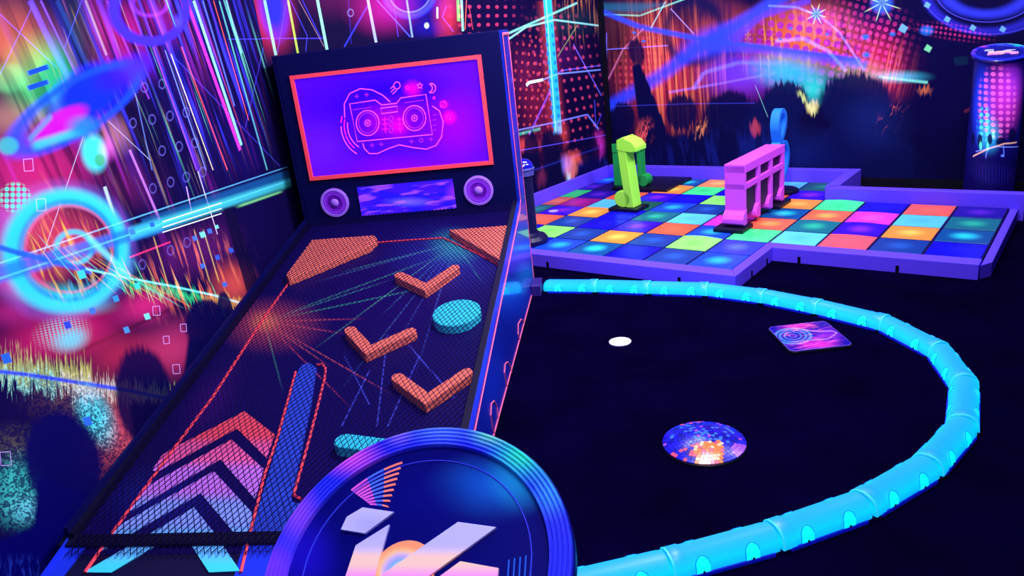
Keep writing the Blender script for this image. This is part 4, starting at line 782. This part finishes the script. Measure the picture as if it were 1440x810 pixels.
# sky blue treble clef
tu, tv = Dinv(at(1100, 270, ZT))
n4 = dthing('treble_clef', 'sky blue treble clef sculpture on a round black base behind the pink notes', 'treble clef', tu, tv)
MB().lathe([(0, 0), (0.13, 0), (0.13, 0.02), (0.115, 0.03), (0, 0.03)], 32).build('base_plate', M_blackp, n4, 40)
def catmull(p, n=6):
    p = [np.array(q, float) for q in p]; o_ = []
    for i in range(len(p)-1):
        a, b, c, d = p[max(i-1, 0)], p[i], p[i+1], p[min(i+2, len(p)-1)]
        for k in range(n):
            t = k/n; o_.append(0.5*((2*b)+(-a+c)*t+(2*a-5*b+4*c-d)*t*t+(-a+3*b-3*c+d)*t**3))
    return o_+[p[-1]]
def ribbon(path, r, u0, u1, name, par):
    pts = catmull(path); mb = MB(); rings = []
    for i, p in enumerate(pts):
        d = pts[min(i+1, len(pts)-1)]-pts[max(i-1, 0)]; d /= np.linalg.norm(d); nn = np.array([-d[1], d[0]])*r
        rings.append([(u0, *(p+nn)), (u1, *(p+nn)), (u1, *(p-nn)), (u0, *(p-nn))])
    mb.loft(rings).build(name, M_blue, par, 40)
ribbon([(0.02, 0.03), (0.03, 0.18), (0.01, 0.33), (-0.04, 0.45), (-0.07, 0.55), (-0.04, 0.635), (0.03, 0.655), (0.085, 0.60), (0.075, 0.52), (0.01, 0.44), (-0.08, 0.36), (-0.15, 0.27), (-0.15, 0.17), (-0.08, 0.10)], 0.019, -0.07, 0.0, 'clef_loop', n4)
ribbon([(-0.08, 0.10), (0.04, 0.10), (0.13, 0.18), (0.155, 0.29), (0.11, 0.38), (0.03, 0.39), (-0.03, 0.33), (-0.01, 0.25)], 0.019, -0.07, 0.0, 'clef_curl', n4)

# ------------------------------------------------------------------ bollard beside the cabinet
X = at(746, 341, ZT); bo = thing('bollard', 'black bollard with domed top between cabinet and dance floor', 'bollard', (X[0], X[1], ZT+0.003))
M_boll = mat('gloss_black', (14, 8, 60), 0.4, 0.25)
MB().lathe([(0, 0), (0.105*1.28, 0), (0.105*1.28, 0.03), (0.09*1.28, 0.055), (0.06*1.28, 0.065), (0.055*1.28, 0.08), (0, 0.08)], 32).build('base', M_boll, bo, 35)
MB().lathe([(0, 0.08), (0.047*1.28, 0.08), (0.047*1.28, 0.5), (0, 0.5)], 28).build('post', M_boll, bo, 35)
MB().lathe([(0, 0.5), (0.06*1.28, 0.5), (0.06*1.28, 0.535), (0.066*1.28, 0.54), (0.066*1.28, 0.55), (0.06*1.28, 0.555), (0, 0.555)], 28).build('collar', mat('grey_collar', (70, 70, 150), 0.3, 0.6), bo, 35)
MB().lathe([(0, 0.555), (0.06*1.28, 0.555)]+[(0.0768*math.cos(t*PI/16), 0.56+0.06*math.sin(t*PI/16)) for t in range(0, 8)]+[(0.0, 0.62)], 28).build('dome', mat('blue_dome', (20, 20, 170), 0.15, 0.7, coat=0.6), bo, 60)

# ------------------------------------------------------------------ lit barrier around the putting area
inn = [(766, 412.5), (838.5, 413.3), (912.6, 416), (992.8, 418.6), (1070.6, 429), (1146, 444.6), (1235, 467), (1304.5, 504.4), (1335.6, 550)]
out = [(1374.8, 615.6), (1323.9, 675.8), (1229.7, 732.9), (1100, 779.8), (948, 822)]
I2 = [at(*p)[:2] for p in inn]; O2 = [at(*p)[:2] for p in out]; HW = 0.052
def offs(P, sgn):
    r = []
    for i, p in enumerate(P):
        d = P[min(i+1, len(P)-1)]-P[max(i-1, 0)]; d = d/np.linalg.norm(d); r.append(p+sgn*HW*np.array([-d[1], d[0]]))
    return r
J = offs(I2, 1)+offs(O2, -1)
J.append(J[-1]+(J[-1]-J[-2])*np.array([1, 0.75]))
def led_mat(name, base, em, es): return mat(name, base, 0.4, 0.3, em, es)
M_led = led_mat('lit_cyan_shell', (30, 130, 235), (0, 180, 246), 0.58); M_pocket = led_mat('lit_cyan_pocket', (30, 170, 240), (0, 245, 255), 1.0); M_lip = led_mat('lit_pale_lip', (60, 190, 245), (40, 215, 255), 0.62); M_prim = led_mat('lit_pocket_edge', (10, 90, 225), (0, 140, 235), 0.6); M_lbase = led_mat('deep_blue_foot', (10, 30, 200), (0, 20, 200), 0.25)
nt = M_led.node_tree; b = nt.nodes['Principled BSDF']                     # the light strip lies low inside the shell, so its glow fades towards the crown
tc = nt.nodes.new('ShaderNodeTexCoord'); sx = nt.nodes.new('ShaderNodeSeparateXYZ'); nt.links.new(tc.outputs['Object'], sx.inputs[0])
rp = nt.nodes.new('ShaderNodeValToRGB'); mr = nt.nodes.new('ShaderNodeMapRange'); mr.inputs['From Min'].default_value = 0.012; mr.inputs['From Max'].default_value = 0.078
nt.links.new(sx.outputs[2], mr.inputs['Value']); nt.links.new(mr.outputs['Result'], rp.inputs['Fac']); nt.links.new(rp.outputs['Color'], b.inputs['Emission Color'])
rp.color_ramp.elements[0].color = S(0, 190, 255); rp.color_ramp.elements[1].color = S(0, 120, 225); e_ = rp.color_ramp.elements.new(0.45); e_.color = S(0, 225, 250); e_ = rp.color_ramp.elements.new(0.72); e_.color = S(0, 190, 245)
b.inputs['Emission Strength'].default_value = 0.8
PR = [(-HW, 0.012), (-0.048, 0.040), (-0.038, 0.058), (-0.022, 0.068), (0, 0.072), (0.022, 0.068), (0.038, 0.058), (0.048, 0.040), (HW, 0.012)]
PZ = [z for y, z in PR[4:]][::-1]; PY = [y for y, z in PR[4:]][::-1]
ORD = ['nearest the pinball cabinet', 'second from the pinball cabinet', 'third from the pinball cabinet', 'fourth from the pinball cabinet', 'fifth from the pinball cabinet', 'sixth from the pinball cabinet, behind the turntable plate', 'seventh from the pinball cabinet, right of the turntable plate', 'just behind the one at the far right',
       'at the far right of the arc', 'fifth from the foreground record post', 'fourth from the foreground record post', 'third from the foreground record post', 'second from the foreground record post', 'nearest the foreground record post']
for i in range(len(J)-1):
    p, q = J[i], J[i+1]; L = float(np.linalg.norm(q-p)); ang = math.atan2(q[1]-p[1], q[0]-p[0])
    s_ = thing('light_barrier', 'cyan lit plastic barrier segment '+ORD[min(i, len(ORD)-1)], 'barrier', (p[0], p[1], 0), ang, 'lit barrier segments of the putting arc')
    st = [(0.002, 0.96), (0.018, 1.0), (L-0.055, 1.0), (L-0.05, 1.06), (L-0.006, 1.06), (L-0.001, 1.0)]
    if i == 0: st = [(-0.012, 0.7), (0.0, 0.92)]+st[1:]
    MB().loft([[(x, y*k, 0.012+(z-0.012)*k) for y, z in PR] for x, k in st]).build('shell', M_led, s_, 50)
    MB().loft([[(x, y*1.075, 0.012+(z-0.012)*1.075) for y, z in PR] for x in (L-0.008, L-0.003)]).build('joint_lip', M_lip, s_, 50)
    MB().box(0.02, L-0.03, -HW-0.005, HW+0.005, 0.0, 0.014).build('foot', M_lbase, s_, bevel=0.003)
    for sg in (-1, 1):
        for xc in (0.27*L, 0.73*L):
            arch = [(-0.023, 0.0), (0.023, 0.0)]+[(0.023*math.cos(t*PI/12), 0.024+0.022*math.sin(t*PI/12)) for t in range(0, 13)]
            fn = lambda a, b, h, xc=xc, sg=sg: (xc+a, sg*(float(np.interp(0.014+b, PZ, PY))+h), 0.014+b+h*0.6*min(b/0.04, 1))
            pk = MB().prism(arch, fn, -0.010, 0.0022).build('pocket', M_pocket, s_)
            MB().tube([fn(a, b, 0.002) for a, b in arch[1:]], 0.0014, 4).build('pocket_rim', M_prim, pk)
            MB().box(xc-0.003, xc+0.003, min(sg*(HW+0.0035), sg*(HW+0.006)), max(sg*(HW+0.0035), sg*(HW+0.006)), 0.015, 0.021).build('screw', M_slot, pk)

# ------------------------------------------------------------------ flat things on the putting area
o = MB().lathe([(0, 0), (0.054, 0), (0.054, 0.002), (0, 0.002)], 32).build('hole_cover', M_white, None); X = at(872, 481); o.location = (X[0], X[1], 0.0); tag(o, 'flat pale lavender disc alone on the black carpet', 'hole cover')
rim_ = MB().lathe([(0.054, 0.0), (0.057, 0.0), (0.057, 0.004), (0.054, 0.004)], 32).build('rim', mat('pale_rim', (215, 200, 255), 0.5, 0.2), o, 40)
q = [at(*p, 0.022) for p in ((1080, 459), (1163, 450.5), (1199, 484), (1110, 495))]; C = sum(q)/4
ax = (q[1]-q[0]+q[2]-q[3]); ax[2] = 0; hw_ = np.linalg.norm(ax)/4; ax /= np.linalg.norm(ax); ay = np.array([-ax[1], ax[0], 0]); hh_ = abs(((q[0]+q[1]-q[2]-q[3])/4) @ ay)
tp = thing('turntable_plate', 'rounded square printed turntable plate lying inside the lit arc', 'plate', (C[0], C[1], 0), math.atan2(ax[1], ax[0]))
def rrect(w_, h_, r, n=5): return [(sx*(w_-r)+r*math.cos(t0+k*PI/2/n), sy*(h_-r)+r*math.sin(t0+k*PI/2/n)) for sx, sy, t0 in ((1, 1, 0), (-1, 1, PI/2), (-1, -1, PI), (1, -1, 1.5*PI)) for k in range(n+1)]
MB().prism(rrect(hw_, hh_, 0.03), lambda x, y, h: (x, y, h), 0.0, 0.016).build('plate_body', M_blackp, tp, bevel=0.003)
def px_tp(x, y):
    X = at(x, y, 0.022)-C; return (X @ ax, X @ ay)
art = Art('turntable_print', (16, 10, 140), px_tp, 'xy', rough=0.4); B = art.blob
B(1140, 470, 60, 26, (50, 20, 150), k=0.5, mode='MIX'); B(1120, 457, 34, 10, (230, 50, 100), k=0.7); B(1150, 484, 40, 9, (230, 40, 140), k=0.7); B(1165, 470, 30, 16, (120, 20, 160), k=0.7)
art.streaks(1130, 462, 50, 16, -8, 3, 14, (255, 110, 100), k=0.8, lo=0.52, hi=0.66, seed=3); art.streaks(1145, 482, 50, 14, -8, 3, 14, (255, 90, 190), k=0.8, lo=0.5, hi=0.64, seed=9)
for r_ in (1.0, 0.74, 0.48, 0.22): art.ring(1115, 472, 25*r_, 11*r_, (60, 130, 255), t=0.16, k=0.9)
art.path([(1128, 463), (1150, 466), (1170, 465), (1177, 468), (1165, 476), (1140, 478)], 2.2, (150, 110, 255), k=0.9); art.line(1112, 494, 1172, 489, 1.5, (230, 150, 255), k=0.8)
MB().prism(rrect(hw_-0.004, hh_-0.004, 0.028), lambda x, y, h: (x, y, h), 0.016, 0.021).build('printed_top', art.done(), tp)
MB().tube([(x, y, 0.020) for x, y in rrect(hw_-0.004, hh_-0.004, 0.028)], 0.0016, 4, True).build('edge_line', mat('edge_violet', (120, 90, 240), 0.5, 0.2), tp)
# disco dome
X = at(990, 626); RD = 0.158
dd = thing('disco_dome', 'low mirror tiled disco dome with painted orange glints on the carpet', 'dome', (X[0], X[1], 0))
MB().lathe([(0, 0), (RD, 0), (RD, 0.008), (RD-0.006, 0.014), (0, 0.014)], 48).build('base_disc', M_blackp, dd, 40)
mc = {'b': mat('mirror_blue', (20, 20, 215), 0.25, 0.6), 'd': mat('mirror_navy', (12, 10, 150), 0.25, 0.6), 'c': mat('mirror_cyan', (50, 110, 245), 0.25, 0.6), 'o': mat('mirror_orange_glint', (240, 120, 40), 0.25, 0.5), 'w': mat('mirror_pale_glint', (250, 190, 140), 0.25, 0.5), 'v': mat('mirror_violet', (150, 70, 245), 0.25, 0.6), 'r': mat('mirror_coral', (235, 80, 110), 0.25, 0.5)}
random.seed(4); buckets = {k: MB() for k in mc}
dome_z = lambda r: 0.014+0.030*(1-(r/RD)**2)
rings_ = 11
for j in range(rings_):
    r0, r1 = RD*0.985*j/rings_, RD*0.985*(j+1)/rings_-0.0012; n = max(6, int(2*PI*(r0+r1)/2/(RD/rings_)))
    for k in range(n):
        t0, t1 = 2*PI*k/n, 2*PI*(k+1)/n-0.0014/max(r1, 0.01); rm, tm = (r0+r1)/2, (t0+t1)/2; px_, py_ = rm*math.cos(tm)/RD, rm*math.sin(tm)/RD
        if abs(px_+0.1-0.25*(py_+0.75)) < 0.34 and py_ < -0.28: kk = random.choice('oowr' if py_ > -0.62 else 'oorw')  # glints on the mirrors, painted as orange and pale tile colours
        elif px_ > 0.5 and py_ < -0.35 and rm/RD > 0.75: kk = 'v'
        elif py_ > 0.8 and random.random() < 0.6: kk = random.choice('vrb')
        elif abs(px_+0.05) < 0.2 and -0.2 < py_ < 0.5: kk = random.choice('cbcbv')
        elif px_ < -0.3 and py_ < -0.3: kk = random.choice('brbd')
        else: kk = random.choice('bbdbbv' if rm/RD > 0.8 else 'bbdbdc')
        c4 = [(r0*math.cos(t0), r0*math.sin(t0), dome_z(r0)), (r1*math.cos(t0), r1*math.sin(t0), dome_z(r1)), (r1*math.cos(t1), r1*math.sin(t1), dome_z(r1)), (r0*math.cos(t1), r0*math.sin(t1), dome_z(r0))]
        if j == 0: c4 = [(0, 0, dome_z(0)), c4[1], c4[2]]
        m_ = len(c4); buckets[kk].add([(x, y, z-0.004) for x, y, z in c4]+c4, [tuple(range(m_-1, -1, -1)), tuple(range(m_, 2*m_))]+[(i, (i+1) % m_, m_+(i+1) % m_, m_+i) for i in range(m_)])
for k, mb in buckets.items():
    if mb.f: mb.build('mirror_tiles', mc[k], dd, kind='stuff')

# ------------------------------------------------------------------ record topped information posts
M_rec = mat('record_navy', (10, 12, 125), 0.3, 0.4, coat=0.4)
def logo_px(*q): return [(360+x*0.3194, 590+y*0.3194) for x, y in q]
CD = np.array([-0.159, 0.768, 0.954]); t1_, t2_ = 0.459, -1.856
ND = np.array([math.sin(t1_)*math.cos(t2_), math.sin(t1_)*math.sin(t2_), math.cos(t1_)])
XD = np.cross(np.array([ND[0], ND[1], 0])*-1, ZUP); XD /= np.linalg.norm(XD); YD = np.cross(ND, XD)
def px_disc(x, y):
    X = plane_hit(x, y, CD, ND)-CD; return (X @ XD, X @ YD)
art = Art('record_print', (5, 6, 104), px_disc, 'xy', rough=0.35, spec=0.08); B = art.blob
B(690, 680, 110, 60, (10, 90, 190), k=0.75); B(730, 668, 60, 60, (20, 160, 190), k=0.6); B(430, 780, 60, 90, (30, 10, 200), k=0.6); B(600, 700, 90, 60, (5, 6, 120), k=0.6, mode='MIX')
for k_ in range(5): art.line(715+k_*8, 785-k_*2, 712+k_*8, 830, 3, (40, 110, 240), k=0.7)
M_disc = art.done()
art = Art('record_rim_foil_sheen', (40, 50, 235), px_disc, 'xy', rough=0.25, spec=0.4, coat=0.4); B = art.blob
B(620, 606, 70, 30, (80, 130, 255), k=0.9); B(492, 644, 64, 36, (225, 90, 240), k=0.95, mode='MIX'); B(560, 612, 30, 24, (140, 110, 255), k=0.8); B(735, 640, 62, 52, (50, 240, 200), k=0.95, mode='MIX'); B(692, 612, 44, 26, (120, 235, 190), k=0.85, mode='MIX'); B(775, 690, 40, 50, (40, 160, 250), k=0.9); B(420, 720, 40, 60, (150, 60, 245), k=0.8); B(385, 800, 50, 60, (120, 30, 235), k=0.9)  # foil reflections and the green highlight are put into the rim colour
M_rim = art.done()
M_logo_parts = []
art = Art('holographic_logo', (190, 190, 255), px_disc, 'xy', rough=0.25, spec=0.4); art.poly([(-400, 765), (1600, 765), (1600, 2000), (-400, 2000)], (255, 215, 190), soft=30); art.poly([(-400, 792), (1600, 792), (1600, 2000), (-400, 2000)], (255, 160, 235), soft=30); art.blob(520, 738, 50, 26, (170, 170, 250), k=0.8, mode='MIX')
M_logo = art.done()
art = Art('holographic_label', (255, 160, 110), px_disc, 'xy', rough=0.25, spec=0.4)
for r_, c in ((44, (255, 220, 150)), (36, (190, 170, 255)), (28, (110, 180, 255)), (20, (230, 230, 200)), (13, (255, 120, 90))): art.blob(566, 806, r_, r_, c, k=0.9, soft=0.35, mode='MIX')
M_label = art.done()
SHAPES = [[(375, 485), (400, 430), (470, 388), (608, 408), (480, 502)], [(440, 555), (587, 463), (520, 700), (480, 830), (330, 830), (395, 690)], [(890, 452), (1058, 475), (700, 735), (560, 830), (400, 830), (560, 680)], [(900, 625), (1068, 655), (1060, 740), (1040, 830), (850, 830), (880, 735), (770, 720)]]
def record_post(name_label, loc, top, diam, col_r, tilt_n, xdir, print_m, disc_m, rim_m):
    post = thing('record_post', name_label, 'post', (loc[0], loc[1], 0))
    k = diam/0.40; T = np.array([0, 0, top]); yd = np.cross(tilt_n, xdir)
    fn = lambda x, y, z: tuple(T+xdir*x*k+yd*y*k+tilt_n*z*k)
    base = np.array([-tilt_n[0], -tilt_n[1], 0]); base = base/np.linalg.norm(base)*0.0
    n = 40; rb = [(col_r*math.cos(2*PI*i/n), col_r*math.sin(2*PI*i/n), 0.0) for i in range(n)]
    zc = lambda x, y: top-0.03*k-(tilt_n[0]*x+tilt_n[1]*y)/tilt_n[2]
    rtop = [(x, y, zc(x, y)) for x, y, z in rb]
    MB().loft([rb, rtop]).build('column', print_m, post, 50)
    dsk = MB().lathe([(0, -0.03), (0.192, -0.03), (0.2, -0.02), (0.2, -0.004), (0.196, 0.0), (0.172, 0.0), (0.17, -0.003), (0, -0.003)], 72, fn).build('disc', disc_m, post, 40)
    return post, fn, dsk, k
# foreground post: prints are laid in the disc's own frame (disc object carries that frame)
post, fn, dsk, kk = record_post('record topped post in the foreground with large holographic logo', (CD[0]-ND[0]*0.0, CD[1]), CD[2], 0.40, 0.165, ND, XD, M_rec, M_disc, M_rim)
def disc_part(name, mb, m, post, T, xd, yd, nd, k, parent, smooth=None):
    o = mb.build(name, m, parent, smooth); return o
def dress_post(post, top, xd, nd, k, dsk, dm):
    yd = np.cross(nd, xd); fm = Matrix.Identity(4)
    for i in range(3): fm[i][0] = xd[i]*k; fm[i][1] = yd[i]*k; fm[i][2] = nd[i]*k
    fm[2][3] = top
    dsk.data = MB().lathe([(0, -0.03), (0.192, -0.03), (0.2, -0.02), (0.2, -0.004), (0.197, -0.001), (0.172, -0.001), (0.17, -0.003), (0, -0.003)], 72).mesh('disc', dm, 40); dsk.matrix_local = fm
    pr = []
    for r_ in (0.1975, 0.1915, 0.1855, 0.1795, 0.1735): pr += [(r_, 0.0), (r_-0.001, 0.0035), (r_-0.0038, 0.0035), (r_-0.005, 0.0)]
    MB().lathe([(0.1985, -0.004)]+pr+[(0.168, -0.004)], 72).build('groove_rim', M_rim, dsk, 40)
    MB().lathe([(0.148, -0.0032), (0.1475, -0.0018), (0.1465, -0.0018), (0.146, -0.0032)], 72).build('groove_line', mat('groove_blue', (50, 60, 220), 0.3, 0.3), dsk, 40)
    for poly in SHAPES: MB().prism([px_disc(*p) for p in logo_px(*poly)], lambda x, y, h: (x, y, h), -0.003, 0.001).build('logo_stroke', M_logo, dsk)
    c = px_disc(566, 804); r_ = abs(px_disc(566+45, 804)[0]-c[0])
    MB().prism([(c[0]+r_*math.cos(2*PI*i/40), c[1]+r_*math.sin(2*PI*i/40)) for i in range(40)], lambda x, y, h: (x, y, h), -0.003, -0.001).build('centre_label', M_label, dsk)
dress_post(post, CD[2], XD, ND, 1.0, dsk, M_disc)
foil = [mat('foil_coral', (255, 130, 110), 0.3, 0.4), mat('foil_pink', (220, 90, 220), 0.3, 0.4), mat('foil_blue', (70, 110, 245), 0.3, 0.4)]
LA, LB = [np.array(px_disc(*p)) for p in logo_px((420, 312), (500, 372))]; RA, RB = [np.array(px_disc(*p)) for p in logo_px((642, 190), (582, 384))]
for k_ in range(9):
    f_ = k_/8; pa, pb = LA+(LB-LA)*f_, RA+(RB-RA)*f_; ra, rb_ = np.linalg.norm(pa), np.linalg.norm(pb); ta, tb = math.atan2(pa[1], pa[0]), math.atan2(pb[1], pb[0])
    for q_ in range(3):
        t0, t1 = ta+(tb-ta)*q_/3, ta+(tb-ta)*(q_+1)/3; n_ = 5; P_ = []
        for w_ in (0.0, 0.0034): P_.append([((ra+(rb_-ra)*((t0+(t1-t0)*i/n_)-ta)/(tb-ta)+w_)*math.cos(t0+(t1-t0)*i/n_), (ra+(rb_-ra)*((t0+(t1-t0)*i/n_)-ta)/(tb-ta)+w_)*math.sin(t0+(t1-t0)*i/n_)) for i in range(n_+1)])
        MB().prism(P_[0]+P_[1][::-1], lambda x, y, h: (x, y, h), -0.003, -0.0022).build('foil_arc', foil[(1, 2, 0)[q_]], dsk)
# far post by the back wall
TZ = 1.082; FP = at(1408, 73, TZ); dF = float(ray(1408, 73) @ _fw)
depth = float((FP-EYE) @ _fw); dia = 74/F*depth
az = math.atan2(EYE[1]-FP[1], EYE[0]-FP[0])+0.25; tl = 0.24
NF = np.array([math.sin(tl)*math.cos(az), math.sin(tl)*math.sin(az), math.cos(tl)]); XF = np.cross(np.array([-(EYE-FP)[0]*-1, -(EYE-FP)[1]*-1, 0])*-1, ZUP); XF = XF-NF*(XF @ NF); XF /= np.linalg.norm(XF)
azc = math.atan2(-FP[0], FP[1])
CRF = dia*0.435
def px_cyl(x, y):
    # nearest hit on the column's vertical cylinder, as (angle, height) in the post's own frame
    d = ray(x, y); A = d[0]**2+d[1]**2; bq = -(d[0]*FP[0]+d[1]*FP[1]); c = FP[0]**2+FP[1]**2-CRF**2; disc = max(bq*bq-A*c, 0.0)
    t = (-bq-math.sqrt(disc))/A; X = EYE+d*t; lx, ly = X[0]-FP[0], X[1]-FP[1]
    return (math.atan2(lx, -ly), X[2])
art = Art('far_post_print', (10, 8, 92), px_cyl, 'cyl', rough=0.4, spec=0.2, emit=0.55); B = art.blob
B(1380, 150, 26, 75, (30, 60, 240), k=0.95, mode='MIX'); B(1415, 140, 24, 60, (190, 40, 190), k=0.95); B(1390, 190, 22, 34, (50, 190, 255), k=0.8); B(1425, 120, 16, 40, (120, 30, 200), k=0.8)
art.dots(1402, 145, 30, 56, 3.2, 6.4, (235, 90, 170), r=0.42, k=0.8, soft=0.3); art.dots(1384, 175, 14, 30, 1.5, 3.4, (70, 220, 250), r=0.42, k=0.8, soft=0.4)
art.poly([(1350, 206), (1450, 200), (1450, 300), (1350, 300)], (8, 4, 70), soft=4)
for x, y, rx, ry in ((1378, 197, 4, 10), (1392, 196, 4, 9), (1408, 200, 8, 8), (1424, 192, 5, 14), (1368, 195, 3, 10)): art.blob(x, y, rx, ry, (8, 6, 60), k=0.95, soft=0.3, mode='MIX')
for x, y in ((1379, 205), (1389, 206), (1397, 190)): art.blob(x, y, 2.5, 8, (90, 255, 180), k=0.95, soft=0.6)
art.path([(1368, 220), (1390, 209), (1412, 202), (1430, 200)], 3, (230, 170, 140), k=0.9); art.path([(1372, 213), (1400, 206), (1432, 206)], 2, (120, 140, 255), k=0.9); art.line(1386, 222, 1388, 212, 2, (120, 120, 250), k=0.9); art.line(1412, 218, 1411, 204, 2, (90, 120, 250), k=0.9); art.blob(1410, 219, 3, 2.5, (90, 120, 250), k=1, soft=0.4)
art.dots(1398, 245, 30, 20, 10, 7, (30, 20, 120), r=0.4, k=0.6)
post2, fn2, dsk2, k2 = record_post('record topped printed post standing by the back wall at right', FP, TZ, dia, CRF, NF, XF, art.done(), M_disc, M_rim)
dress_post(post2, TZ, XF, NF, dia/0.40, dsk2, M_rec)
